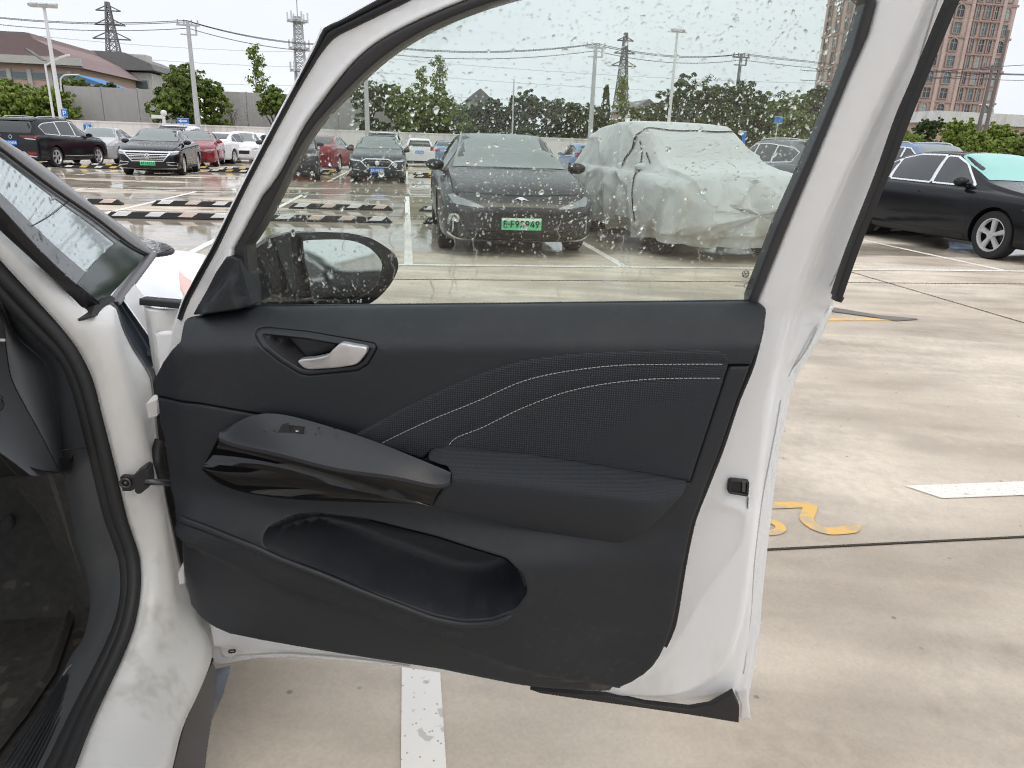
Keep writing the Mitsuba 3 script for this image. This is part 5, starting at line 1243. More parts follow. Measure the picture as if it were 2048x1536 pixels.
# blue-grey gap filler between pillar and wing, hinges, check strap, wiring sleeve
def hinge_parts():
    g0 = [own(x, y, 1.27, .1) for x, y in [(226,603),(249,660),(266,692),(290,735),(307,764)]]; g1 = [own(x, y, 1.33, .1) for x, y in [(236,600),(262,640),(284,675),(305,712),(316,735)]]; g2 = [own(x, y, 1.30, .1) for x, y in [(244,597),(266,628),(290,662),(310,690),(325,712)]]
    put('gap_filler', loft([g0, g1, g2], 24, 4), 'gap_trim', wc, True)
    put('gap_clip', box(own(303, 706, 1.30, .1), (.014, .004, .010)), 'gap_trim', wc)
    edge = [own(x, y, 1.30, .1) for x, y in [(246,597),(266,624),(290,660),(312,690)]]; put('wing_flange', loft([edge, [np.array(p)+[.012, .03, .02] for p in edge]], 16), 'white_paint', wc)
    for (a, b, c, d), Y in ((((292,808),(313,800),(314,832),(297,836)), 1.16), (((356,1146),(367,1140),(369,1166),(359,1169)), 1.12)):
        q = np.array([own(*p, Y, .1) for p in (a, b, c, d)]); b_ = trimesh.convex.convex_hull(np.vstack([q, q+[0, .035, .002]])); put('hinge', b_, 'jamb_paint', wc)
    sl_ = np.array([own(x, y, Y, .1) for x, y, Y in [(322,880,1.2),(316,905,1.19),(317,930,1.18),(326,952,1.18),(340,958,1.19)]]); put('wiring_sleeve', tube(smoothline(sl_, 24), .010, 10), 'rubber', wc, True)
    def slab(pts, Y, th=.010):
        q = np.array([own(x, y, Y, .1) for x, y in pts]); return trimesh.convex.convex_hull(np.vstack([q, q+[0, th, 0]]))
    cs = f'{wc}__check_strap'
    put('bracket', slab([(240,955),(246,953),(268,955),(270,978),(262,982),(245,982)], 1.135), 'plastic_black', cs)
    c = own(251, 966, 1.133, .1); tr = trimesh.creation.torus(.0075, .0022, 16, 8); tr.apply_transform(trimesh.transformations.rotation_matrix(np.pi/2, [1, 0, 0])); tr.apply_translation(c); put('bolt_ring', tr, 'steel_dark', cs, True)
    put('bolt', ellipsoid(c, (.004, .003, .004), 1), 'steel_dark', cs, True)
    put('roller_box', cat_([slab([(268,950),(280,946),(284,938),(291,936),(296,941),(296,957),(299,966),(298,974),(288,978),(282,987),(275,988),(270,984)], 1.12, .025)]), 'plastic_black', cs)
    put('strap_arm', tube([own(292, 963, 1.118, .1), own(310, 964, 1.117, .1), own(345, 966, 1.13, .1)], .0055, 8), 'steel_dark', cs, True)
hinge_parts()
# rocker cladding
def cladding():
    a = [onz(x, y, .36) for x, y in [(424,1322),(400,1372),(366,1450),(345,1530),(330,1600)]]; b = [onz(x, y, .30) for x, y in [(434,1342),(432,1390),(424,1437),(414,1500),(404,1600)]]
    c = [onz(x, y, .27) for x, y in [(461,1331),(448,1370),(424,1448),(412,1510),(402,1600)]]
    put('rocker_cladding', loft([a, b], 24, 4), 'cladding_grey', wc, True)
    put('rocker_edge', loft([[onz(x, y, .30) for x, y in [(430,1338),(434,1345),(432,1390),(424,1437)]], [onz(x, y, .29) for x, y in [(461,1331),(459,1345),(446,1390),(424,1440)]]], 20, 2), 'gap_trim', wc, True)
    put('rocker_lip', tube([np.array(p)+[0, 0, .004] for p in a], .004, 6), 'ink', wc)
    put('rocker_under', loft([b, [np.array(p)+[-.12, 0, -.06] for p in b]], 20), 'plastic_black', wc)
cladding()
# the rest of the car behind the photographer: flank, roof (seen in the mirror and the reflections)
def rear_body():
    ys = np.linspace(-3.3, -.05, 24)
    sec = [(-.47, .30), (-.44, .36), (-.42, .55), (-.415, .75), (-.43, .95), (-.47, 1.04)]
    put('rear_flank', loft([[(x-.03*max(0, -y-2.3), y, z) for y in ys] for x, z in sec], 24, 2), 'white_paint', wc, True)
    put('rear_glass', loft([[(-.48-.02*max(0, -y-2), y, 1.04) for y in ys[3:]], [(-.62-.03*max(0, -y-2), y, 1.52) for y in ys[3:]]], 20), 'auto_glass', wc)
    put('roof', loft([[(-.64, y, 1.53-.03*abs(y+1)) for y in np.linspace(-3, .55, 12)], [(-.80, y, 1.60-.03*abs(y+1)) for y in np.linspace(-3, .5, 12)], [(-1.9, y, 1.60-.03*abs(y+1)) for y in np.linspace(-3, .5, 12)], [(-2.1, y, 1.52-.03*abs(y+1)) for y in np.linspace(-3, .5, 12)]], 12, 3), 'white_paint', wc, True)
    put('windshield', loft([[(-2.05, .52, 1.55), (-1.35, .60, 1.585), (-.66, .57, 1.54)], [(-2.15, 1.45, 1.0), (-1.35, 1.60, 1.0), (-.86, 1.40, 1.02)]], 16, 4), 'auto_glass', wc, True)
    k = thing('parked_car', 'black tall wagon parked beyond the right picture edge, seen only in the door mirror', 'car')
    M = T().translate([4.75, -.2, 0]).rotate([0, 0, 1], 88); put('body', SUV.ply, 'paint_black', k, to=M)
    for nm, p, mt_ in SUV.parts: put(nm, p, mt('black').get(mt_, mt_), k, to=M)
    for wx in SUV.wheels:
        for s in (1, -1):
            W_ = M @ T().translate([wx, s*.8, .36]) @ T().rotate([0, 0, 1], 0 if s > 0 else 180); ty_, rm, di, br = wheel_set(.36, 'star')
            w = put('wheel', ty_, 'tyre', k, to=W_); put('rim', rm, 'alloy', w, to=W_)
rear_body()
# front edge of the open door's outer skin, beside the wing
door_part('skin_front', Polygon(dps([(291,611),(372,622),(372,700),(330,760),(312,720),(303,670)], -.13)).buffer(0), lambda u, v: -.128+.02*np.sin((u-dp(291,640,-.13)[0])*60), 'jamb_paint', rim=.003, step=.01, thick=.012)
door_part('belt_moulding', Polygon(dps([(279,597),(371,605),(371,619),(279,610)], -.115)).buffer(0), lambda u, v: u*0-.112, 'rubber', rim=.003, step=.01, thick=.02)
# ------------------------------------------------------------------ surroundings: walls, buildings, trees, poles and wires
def hwall():
    k = thing('boundary_wall', 'long white rendered boundary wall behind the far parked cars', 'wall')
    put('panel', box((-30, 60, .95), (140, .25, 1.9)), 'white_wall', k); put('coping', box((-30, 60, 1.95), (140.2, .38, .10)), 'white_wall', k)
    k = thing('side_wall', 'white wall beyond the right picture edge, seen only in the door mirror', 'wall')
    put('panel', box((34, 2, 1.1), (.3, 60, 2.2)), 'white_wall', k); put('coping', box((34, 2, 2.25), (.42, 60.2, .10)), 'roof_grey', k)
hwall()
def hoard(text, x0, x1, Y, y_top, mid):
    a, b = ony(x0, y_top, Y), ony(x1, y_top, Y); H = (a[2]+b[2])/2
    k = thing('hoarding', text, 'hoarding'); n = max(3, int((b[0]-a[0])/2.4)); w = (b[0]-a[0])/n
    for i in range(n): put('panel', box((a[0]+w*(i+.5), Y+RNG.uniform(-.03, .03), H/2), (w-.05, .12, H)), 'hoarding_grey', k)
    for i in range(n+1): put('post', box((a[0]+w*i, Y+.12, H/2+.03), (.10, .16, H+.06)), 'hoarding_grey', k)
    put('rail', box(((a[0]+b[0])/2, Y+.16, H-.25), (b[0]-a[0], .06, .1)), 'hoarding_grey', k)
hoard('wide grey hoarding of tall panels between the lamp posts and the round tree', 128, 345, 66, 176, 0)
hoard('grey hoarding with a bare tree in front, left of the door frame', 437, 600, 66, 186, 0)
hoard('dark grey hoarding behind the wet glass at the upper left of the window', 612, 800, 66, 196, 0)

# --- trees
def leaf_mesh(points, normals, size, rng, base, var, light):
    n = len(points); a = rng.normal(size=(n, 3)); a -= normals*(a*normals).sum(1, keepdims=True)*.6; a /= np.linalg.norm(a, axis=1, keepdims=True)
    b = np.cross(normals+rng.normal(0, .5, (n, 3)), a); b /= np.linalg.norm(b, axis=1, keepdims=True)+1e-9
    s = size*rng.uniform(.6, 1.35, (n, 1))
    v = np.stack([points-a*s, points+b*s*.55, points+a*s, points-b*s*.55], 1).reshape(-1, 3)
    k = np.arange(n)[:, None]*4; f = np.vstack([k+[0, 1, 2], k+[0, 2, 3]])
    c = np.array(base)*(1+rng.normal(0, var, (n, 1)))+np.outer(light*rng.random(n)**2, [.05, .065, .008])
    return trimesh.Trimesh(v, f, process=False), np.repeat(np.clip(c, .006, .5), 4, 0)
def crown(seed, blobs, n, size, base, var=.3, light=.6):
    """leaves on the outside of many lumpy clumps; blobs: (centre, radii) in unit tree space"""
    rng = np.random.default_rng(seed); P, N = [], []
    vol = np.array([np.prod(r)**(2/3) for c, r in blobs]); cnt = (n*vol/vol.sum()).astype(int)
    for (c, r), m in zip(blobs, cnt):
        c, r = np.array(c, float), np.array(r, float)
        k = max(10, m//34); d = rng.normal(size=(k, 3)); d /= np.linalg.norm(d, axis=1, keepdims=True); cc = c+d*r*rng.uniform(.35, 1.0, (k, 1))
        for q in range(k):
            mm = m//k; e = rng.normal(size=(mm, 3)); e /= np.linalg.norm(e, axis=1, keepdims=True); e[:, 2] = np.where(rng.random(mm) < .75, np.abs(e[:, 2]), e[:, 2])
            rr = r.mean()*rng.uniform(.13, .25); P.append(cc[q]+e*rr*rng.uniform(.55, 1.05, (mm, 1))*[1, 1, .75]); N.append(e+d[q]*.6)
    P, N = np.vstack(P), np.vstack(N); N /= np.linalg.norm(N, axis=1, keepdims=True)
    return leaf_mesh(P, N, size, rng, base, var, light)
def trunk_mesh(h, r, seed, forks=5, spread=.3, top=.75):
    rng = np.random.default_rng(seed); ms = [tube([[0, 0, 0], [.02*h*rng.normal(), .02*h*rng.normal(), h*.35], [.03*h*rng.normal(), .03*h*rng.normal(), h*top]], [r, r*.75, r*.3], 7)]
    for i in range(forks):
        a = 2*np.pi*(i+rng.random()*.6)/forks; z0 = h*rng.uniform(.28, .5); L = h*spread
        ms.append(tube([[0, 0, z0], [math.cos(a)*L*.5, math.sin(a)*L*.5, z0+h*.16], [math.cos(a)*L, math.sin(a)*L, z0+h*.30]], [r*.5, r*.32, r*.1], 5))
    return cat_(ms)
GREEN, DARK, LIGHT, PALE = (.11, .155, .032), (.06, .095, .028), (.165, .225, .04), (.10, .13, .06)
def tree(name, text, cx, top, bot_px, Y, wpx, kind, seed, group=None):
    """cx: picture column of the trunk; top: row of the tree top; Y: distance; wpx: crown width in picture pixels"""
    if 700 < cx < 1700 and kind in ('round', 'dark', 'pale'): wpx, top = wpx*1.22, top-7
    p = ony(cx, top, Y); H = p[2]; R = wpx/2*Y/FPX*1.02; k = thing(name, text, 'tree', group); rng = np.random.default_rng(seed)
    base = {'round': GREEN, 'dark': DARK, 'light': LIGHT, 'poplar': LIGHT, 'pale': PALE, 'cedar': DARK}[kind]
    if kind in ('poplar',):
        ms = [tube([[0, 0, 0], [.05*R, 0, H*.5], [0, .05*R, H*.99]], [.09, .06, .015], 6)]; P, N = [], []
        for i in range(26):
            z = H*(.40+.58*i/26); a = rng.uniform(0, 6.28); L = R*rng.uniform(.45, 1.05)*(1.05-.65*(i/26)); tip = np.array([math.cos(a)*L, math.sin(a)*L, z+L*.5])
            ms.append(tube([[0, 0, z], tip], [.02, .006], 4)); m = 55
            t = rng.random(m)**.4; P.append(np.array([0, 0, z])+(tip-[0, 0, z])*t[:, None]+rng.normal(0, .14, (m, 3))); N.append(rng.normal(size=(m, 3)))
        P, N = np.vstack(P), np.vstack(N); N /= np.linalg.norm(N, axis=1, keepdims=True)
        m, c = leaf_mesh(P, N, .12, rng, base, .3, .5); tr = cat_(ms)
    elif kind == 'cedar':
        P, N = [], []
        for i in range(40):
            f = i/40; z = H*(.12+.86*f); r = R*(1-f)*rng.uniform(.75, 1.1)+.1
            m = 60; a = rng.uniform(0, 6.28, m); rr = r*np.sqrt(rng.random(m)); P.append(np.stack([np.cos(a)*rr, np.sin(a)*rr, z-.25*rr+rng.normal(0, .08, m)], 1)); N.append(np.stack([np.cos(a), np.sin(a), a*0+.8], 1))
        P, N = np.vstack(P), np.vstack(N); N /= np.linalg.norm(N, axis=1, keepdims=True); m, c = leaf_mesh(P, N, .22, rng, base, .3, .2); tr = tube([[0, 0, 0], [0, 0, H*.95]], [.16, .02], 6)
    else:
        zc = H-R*(1.0 if kind != 'dark' else .9); zc = max(zc, H*.45); rz = H-zc
        blobs = [((0, 0, zc), (R*.72, R*.72, rz*.82))]
        for i in range(7):
            a = 2*np.pi*i/7+rng.uniform(-.3, .3); blobs.append(((math.cos(a)*R*.58, math.sin(a)*R*.58, zc+rng.uniform(-.45, .35)*rz), (R*.42, R*.42, rz*.42)))
        if kind in ('light', 'dark', 'pale') and zc-rz > 1.2:
            for i in range(6):
                a = 2*np.pi*i/6; blobs.append(((math.cos(a)*R*.45, math.sin(a)*R*.45, H*.34), (R*.45, R*.45, H*.22)))
        for i in range(4): blobs.append(((rng.normal(0, .25)*R, rng.normal(0, .25)*R, zc+rz*rng.uniform(.25, .62)), (R*.4, R*.4, rz*.36)))
        n = int(np.clip(11000*(wpx/90)**1.4, 4000, 20000)); m, c = crown(seed, blobs, n, .0021*Y, base, .3, .9 if kind == 'light' else .55 if kind == 'round' else .25)
        tr = trunk_mesh(H, .035*H, seed, 5, R/H*.6)
    M = T().translate([p[0], Y, 0])
    put('trunk', tr, 'bark', k, 30, to=M); put('crown', m, 'leaf', k, False, to=M, color=c)
TREES = [('round_tree', 'big round-topped tree behind the tall concrete pole, left of the door', 358, 118, 250, 62, 124, 'round', 1),
 ('shrub_tree', 'bright leafy tree right behind the concrete pole', 425, 160, 250, 64, 66, 'light', 2),
 ('round_tree', 'small round tree at the window frame, in front of the grey hoarding', 545, 163, 250, 62, 68, 'round', 3),
 ('young_poplar', 'thin young tree with sparse leaves above the grey hoarding', 505, 90, 250, 68, 62, 'poplar', 4),
 ('bushy_tree', 'light green tree at the far left edge behind the white wall', 25, 150, 250, 66, 120, 'light', 5),
 ('bushy_tree', 'green tree between the left edge and the first lamp post', 95, 160, 250, 64, 90, 'light', 6),
 ('bushy_tree', 'green tree behind the two white lamp posts', 155, 148, 250, 70, 90, 'round', 7),
 ('bushy_tree', 'small tree top over the grey hoarding left of the lattice pylon', 213, 161, 250, 72, 40, 'dark', 8),
 ('round_tree', 'round tree behind the rain-beaded glass next to a concrete pole', 740, 163, 260, 62, 66, 'dark', 9),
 ('round_tree', 'left one of two full round trees behind the glass, over the facing sedans', 822, 172, 260, 62, 92, 'round', 10),
 ('round_tree', 'right one of two full round trees behind the glass, left of the black car roof', 890, 180, 260, 63, 98, 'round', 11),
 ('young_poplar', 'slim young tree rising left above the paired round trees', 842, 135, 260, 68, 44, 'poplar', 12),
 ('young_poplar', 'taller slim young tree rising above the paired round trees', 878, 112, 260, 67, 58, 'poplar', 13),
 ('bushy_tree', 'tree left of the thin pole over the black car roof', 978, 196, 260, 70, 56, 'dark', 14),
 ('bushy_tree', 'dark tree right behind the thin pole over the black car roof', 1050, 184, 260, 66, 66, 'dark', 15),
 ('bushy_tree', 'greyish green tree above the right half of the black car roof', 1115, 190, 260, 68, 80, 'pale', 16),
 ('bushy_tree', 'low dark tree between the black car and the covered car', 1172, 218, 260, 66, 60, 'dark', 17),
 ('cedar', 'dark pointed conifer above the left end of the covered car', 1214, 170, 270, 68, 40, 'cedar', 18),
 ('young_poplar', 'thin leafy tree in front of the far pylon behind the glass', 1246, 154, 270, 66, 34, 'poplar', 19),
 ('bushy_tree', 'low green tree above the roof of the covered car', 1275, 215, 270, 66, 60, 'round', 20),
 ('broad_tree', 'broad dark tree at the tall thin lamp post above the covered car', 1345, 178, 270, 58, 90, 'dark', 21),
 ('broad_tree', 'tallest dark tree right of the thin lamp post behind the glass', 1408, 150, 270, 58, 120, 'dark', 22),
 ('broad_tree', 'broad dark tree under the crossarm pole behind the glass', 1490, 162, 270, 58, 130, 'dark', 23),
 ('broad_tree', 'dark tree with a blue sign in front, behind the right part of the glass', 1575, 180, 280, 57, 110, 'round', 24),
 ('broad_tree', 'tree against the pink tower at the right end of the glass', 1640, 170, 280, 57, 80, 'dark', 25),
 ('bushy_tree', 'light green tree just right of the rear window post', 1800, 246, 300, 60, 70, 'light', 26),
 ('bushy_tree', 'dark green tree in front of the white shed at the tower foot', 1862, 232, 300, 64, 60, 'dark', 27),
 ('bushy_tree', 'rounded light green tree at the two wooden poles', 1930, 226, 300, 60, 90, 'light', 28),
 ('bushy_tree', 'green tree between the wooden poles and the right edge', 2005, 242, 300, 58, 90, 'light', 29),
 ('bushy_tree', 'dark green tree at the right picture edge', 2070, 250, 310, 58, 90, 'round', 30),
 ('bushy_tree', 'leafy bush over the roof of the light blue wagon', 1970, 258, 310, 46, 100, 'light', 31),
 ('bushy_tree', 'leafy tree filling the gap left of the dark conifer', 1188, 205, 270, 72, 70, 'pale', 33), ('bushy_tree', 'leafy tree between the thin pole and the paired round trees', 950, 205, 270, 72, 70, 'pale', 34), ('bushy_tree', 'second greyish tree behind the black car roof, left of the concrete pole', 1150, 200, 270, 74, 80, 'dark', 35), ('bushy_tree', 'dark tree just left of the thin pole above the black car roof', 1005, 200, 270, 74, 70, 'dark', 36), ('bushy_tree', 'leafy tree right of the thin leafy tree above the covered car', 1300, 205, 270, 70, 80, 'dark', 37), ('bushy_tree', 'low tree behind the grey wagon right of the covered car', 1600, 215, 285, 50, 110, 'round', 38),
 ('bushy_tree', 'low bush right of the rear window post above the light blue wagon', 1835, 262, 310, 48, 90, 'light', 32)]
for nm, tx, cx, top, bt, Y, w, kd, sd in TREES: tree(nm, tx, cx, top, bt, Y, w, kd, sd)
def bare():
    p = ony(460, 192, 61); H = p[2]; k = thing('bare_tree', 'bare leafless tree in front of the grey hoarding', 'tree'); rng = np.random.default_rng(2); ms = [tube([[0, 0, 0], [.05, 0, H*.4], [0, 0, H*.62]], [.09, .07, .05], 6)]
    for i in range(9):
        a = rng.uniform(0, 6.28); z = H*rng.uniform(.35, .65); L = rng.uniform(.4, .8); tip = np.array([math.cos(a)*L, math.sin(a)*L*.5, z+H*rng.uniform(.2, .38)]); ms.append(tube([[0, 0, z], tip*.5+np.array([0, 0, z])*.5+[0, 0, .1], tip], [.035, .025, .008], 5))
        ms.append(tube([tip*.6+np.array([0, 0, z])*.4, tip*.8+[.2, 0, .2]], [.018, .006], 4))
    put('branches', cat_(ms), 'bark', k, to=T().translate([p[0], 61, 0]))
bare()
# --- planting strip behind the wall so that trunks have ground
put('hedge_ground', _grid_mesh(np.array([[(-140, 60.4, .02), (-140, 140, .3)], [(140, 60.4, .02), (140, 140, .3)]])), 'verge', None); label('hedge_ground', kind='structure')

# --- poles, lamps, masts
def conc_pole(text, x0, y0, y1, Y, arms=1, mt_='steel_pale', r=.20):
    p = ony(x0, y0, Y); k = thing('utility_pole', text, 'utility pole'); M = T().translate([p[0], Y, 0]); H = p[2]
    put('shaft', tube([[0, 0, 0], [0, 0, H]], [r, r*.62], 10), mt_, k, 30, to=M); ms = []
    if arms:
        put('crossarm', box((0, 0, H-.25), (1.5, .12, .12)), mt_, k, to=M); put('bracket', cat_([box((.5, 0, H-.55), (.10, .10, .6)), box((0, 0, H-.85), (1.1, .10, .08))]), mt_, k, to=M)
        for dx in (-.65, -.25, .25, .65): put('insulator', bar([dx, 0, H-.2], [dx, 0, H+.08], .05, 6), mt_, k, to=M)
    return np.array([p[0], Y, H])
pA = conc_pole('tall concrete power pole rising in front of the round tree, left of the door', 375, 42, 250, 57)
pB = conc_pole('concrete power pole behind the glass above the black car mirror', 1192, 88, 290, 55)
pC = conc_pole('crossarm power pole above the dark trees behind the glass', 1483, 108, 200, 62, 2, 'steel_lattice')
pD = conc_pole('concrete pole behind the upper left corner of the wet window', 729, 60, 270, 56, 0)
conc_pole('thin grey pole above the black car roof', 1028, 158, 260, 58, 0, 'steel_pale', .07)
pE = conc_pole('left one of two leaning wooden poles in front of the pink tower', 1986, 130, 290, 48, 1, 'wood_pole', .16)
pF = conc_pole('right one of two wooden poles at the right edge of the pink tower', 2017, 60, 290, 50, 0, 'wood_pole', .16)
def flood(text, x0, y0, Y, n, mt_='steel_white'):
    p = ony(x0, y0, Y); H = p[2]; k = thing('lamp_post', text, 'lamp post'); M = T().translate([p[0], Y, 0])
    put('mast', tube([[0, 0, 0], [0, 0, H]], [.16, .08], 10), mt_, k, 30, to=M); put('crossbar', box((0, 0, H), (1.5, .08, .08)), mt_, k, to=M)
    for i in range(n): put('lamp_head', box(((i-(n-1)/2)*.55, -.12, H+.10), (.42, .34, .16), trimesh.transformations.rotation_matrix(.35, [1, 0, 0])), 'steel_pale', k, to=M)
flood('tall white floodlight mast with a row of lamps at the upper left', 88, 14, 50, 3)
flood('thin floodlight mast above the covered car behind the glass', 1355, 64, 56, 2)
def curved_lamp(text, x0, y0, Y, side, solar=False):
    p = ony(x0, y0, Y); H = p[2]; k = thing('street_lamp', text, 'street lamp'); M = T().translate([p[0], Y, 0])
    if solar:
        put('mast', tube([[0, 0, 0], [0, 0, H]], [.09, .06], 8), 'steel_white', k, 30, to=M); put('panel', box((-.45, 0, H+.5), (1.1, .7, .04), trimesh.transformations.rotation_matrix(.6, [0, 1, 0])), 'alloy_dark', k, to=M)
        put('arm', tube([[0, 0, H-.1], [.5, 0, H+.2], [1.1, 0, H+.45]], .04, 6), 'steel_white', k, to=M); put('lamp_head', box((1.2, 0, H+.5), (.6, .25, .10), trimesh.transformations.rotation_matrix(-.3, [0, 1, 0])), 'steel_white', k, to=M)
    else:
        s = side; put('mast', tube(smoothline(np.array([[0, 0, 0], [0, 0, H*.8], [.05*s, 0, H*.93], [.45*s, 0, H*1.0], [1.0*s, 0, H*1.01]]), 40), np.r_[np.linspace(.10, .06, 40)], 8), 'steel_white', k, 30, to=M); put('lamp_head', ellipsoid([1.2*s, 0, H*1.01], (.4, .14, .07)), 'steel_white', k, True, to=M)
curved_lamp('white solar street lamp with a slanted panel left of the floodlight mast', 90, 128, 52, 1, True)
curved_lamp('curved white street lamp behind the two mast poles', 118, 150, 66, 1)
curved_lamp('curved white street lamp in front of the tower foot', 1990, 212, 60, -1)
def pylon(text, x0, top, Y, wtop, wbot, taper=1.0, arms=True, mt_='steel_lattice', nm='lattice_pylon', n=15):
    p = ony(x0, top, Y); H = p[2]; k = thing(nm, text, 'pylon'); M = T().translate([p[0], Y, 0]); r = .0011*Y*.62
    c = lambda z, i: np.array([[1, 1], [-1, 1], [-1, -1], [1, -1]][i % 4]+[0], float)*(wbot+(wtop-wbot)*(z/H)**taper)/2+[0, 0, z]
    legs, brace = [], []
    zs = H*(1-(1-np.linspace(0, 1, n))**1.25)
    for i in range(4):
        legs.append(tube([c(z, i) for z in zs], r*1.3, 4))
        for a, b in zip(zs[:-1], zs[1:]): brace += [bar(c(a, i), c(b, i+1), r*.75, 3), bar(c(a, i+1), c(b, i), r*.75, 3), bar(c(b, i), c(b, i+1), r*.75, 3)]
    for l in legs: put('leg', l, mt_, k, to=M)
    b = put('bracing', cat_(brace), mt_, k, to=M); label(b, kind='stuff')
    if arms:
        for f, w in ((.74, wbot*.62), (.84, wbot*.5), (.94, wbot*.4)):
            z = H*f; put('crossarm', cat_([bar([-w, 0, z], [w, 0, z], r*1.2, 4), bar([-w, 0, z], [0, 0, z+w*.45], r, 4), bar([w, 0, z], [0, 0, z+w*.45], r, 4)]), mt_, k, to=M)
    return np.array([p[0], Y, H])
pyA = pylon('dark lattice pylon in front of the grey-roofed house, upper left', 214, 4, 150, .5, 5.2, .8, True)
pyB = pylon('lattice pylon seen through the wet glass right of the power pole', 1252, 66, 150, .5, 4.2, .8, True)
def telecom():
    pt = pylon('slim telecom mast with ring platforms above the young poplar', 595, 34, 150, 1.3, 2.6, 1, False, 'steel_pale', 'telecom_mast', 22)
    k = [q for q in labels if q.startswith('telecom_mast')][0]; M = T().translate([pt[0], 150, 0]); H = pt[2]
    put('spire', bar([0, 0, H], [0, 0, H+3.2], .10, 5), 'steel_pale', k, to=M)
    for z in (H-.6, H-5.2, H-9.0):
        t = trimesh.creation.torus(1.7, .10, 20, 6); t.apply_translation([0, 0, z]); put('platform', cat_([t, trimesh.creation.cylinder(1.7, .08, sections=20, transform=trimesh.transformations.translation_matrix([0, 0, z-.2]))]), 'steel_pale', k, to=M)
        for i in range(6):
            a = i*np.pi/3; put('antenna', box((math.cos(a)*1.8, math.sin(a)*1.8, z+.5), (.28, .28, 1.7)), 'steel_white', k, to=M)
telecom()
def wire(text, pts, sag=.4, r=.022, group=None):
    out = []
    for a, b in zip(pts[:-1], pts[1:]):
        t = np.linspace(0, 1, 16)[:, None]; out.append((np.array(a)*(1-t)+np.array(b)*t)-np.c_[t*0, t*0, sag*4*t*(1-t)])
    P = np.vstack([o[:-1] for o in out]+[out[-1][-1:]]); k = put('power_line', tube(P, r, 4), 'wire_pale' if 'distant' in text else 'wire_black'); label(k, text, 'power line', group)
left, right = ony(-150, 15, 62), ony(2200, 150, 60)
for i, dz in enumerate((0, .0, -.45)):
    o = np.array([0, (-.3, .3, 0)[i], dz]); t = ('upper', 'middle', 'lower')[i]
    wire(f'{t} one of the three dark power lines running over the concrete poles', [left+o, pA+o, pD*[1, 1, 0]+[0, 0, pA[2]-1.0]+o, pB+o, pC+o, right+o], .5)
for i, (ya, yb, yc) in enumerate(((48, 92, 148), (74, 122, 172), (120, 160, 205))):
    a, b, c = ony(-120, ya, 140), ony(640, yb+12, 145), ony(1700, yc+20, 150)
    wire(('topmost', 'middle', 'lowest')[i]+' one of the thin distant pale lines crossing the sky', [a, b, c], 1.0, .026, 'distant high-voltage lines')
for i, (ya, yb) in enumerate(((118, 96), (138, 132))):
    wire(('upper' if i == 0 else 'lower')+' black line running to the right edge past the pink tower', [ony(1600, ya+22, 55), pE+[0, 0, -.1-i*.4], ony(2250, yb, 60)], .3)
# --- signs, small camera post
def sign(text, x0, y0, Y, w, h, arrow=False, post=True, words=None):
    p = ony(x0, y0, Y); k = thing('blue_sign', text, 'sign'); M = T().translate([p[0], Y, p[2]]); put('board', box((0, 0, 0), (w, .06, h)), 'sign_blue', k, to=M); put('border', cat_([box((0, -.033, s*h*.45), (w*.96, .01, h*.05)) for s in (1, -1)]), 'sign_white', k, to=M)
    if arrow: put('arrow', cat_([box((.1, -.04, 0), (w*.45, .012, h*.2)), trimesh.creation.extrude_polygon(Polygon([(-w*.38, 0), (-w*.12, h*.3), (-w*.12, -h*.3)]), .012).apply_transform(np.array([[1, 0, 0, 0], [0, 0, -1, -.034], [0, 1, 0, 0], [0, 0, 0, 1.]]))]), 'sign_white', k, to=M)
    if words:
        t = meshkit.text_mesh(words, h*.5, .01, True); t.apply_translation([-t.bounds[1, 0]/2, -h*.25, 0]); t.apply_transform(np.array([[1, 0, 0, 0], [0, 0, -1, -.033], [0, 1, 0, 0], [0, 0, 0, 1.]])); put('lettering', t, 'sign_white', k, to=M)
    if post: put('post', bar([0, .05, -p[2]], [0, .05, h/2], .035, 8), 'steel_pale', k, to=M)
sign('blue direction sign with a white arrow on a post, right of the camera post', 366, 242, 56, .80, .40, True)
sign('blue panel under the direction sign with the arrow', 366, 255, 56.2, .38, .26, False, False)
sign('blue square parking board on the white wall, left of the sedan with the green plate', 175, 255, 59.7, .52, .52, False, False, 'P')
sign('small blue plate fixed to the floodlight mast at the upper left', 129, 226, 49.6, .34, .50, False, False, 'P')
sign('blue and white sign among the dark trees at the right of the glass', 1557, 240, 46, .55, .42, False, True)
sign('blue board on a thin post right beside the covered car', 1488, 276, 40, .20, .75, False, True)
def cam_post():
    p = ony(326, 226, 54); k = thing('camera_post', 'short white post with a surveillance camera left of the blue direction sign', 'camera post'); M = T().translate([p[0], 54, 0]); put('post', bar([0, 0, 0], [0, 0, p[2]], .12, 8), 'steel_white', k, to=M); put('camera', box((-.35, -.1, p[2]-.25), (.7, .25, .22)), 'steel_white', k, to=M); put('dome', ellipsoid([.05, 0, p[2]], (.2, .2, .2)), 'steel_white', k, True, to=M)
cam_post()
# --- railing seen right of the covered car
def railing():
    k = thing('railing', 'pale picket railing between the blue post and the grey wagon', 'railing'); a, b = ony(1525, 282, 52), ony(1680, 284, 52)
    n = 40
    for i in range(n): x = a[0]+(b[0]-a[0])*i/(n-1); put('picket', box((x, 52, 1.05), (.05, .03, 2.1)), 'steel_white', k)
    for z in (.4, 1.95): put('rail', box(((a[0]+b[0])/2, 52, z), (b[0]-a[0], .05, .06)), 'steel_white', k)
railing()
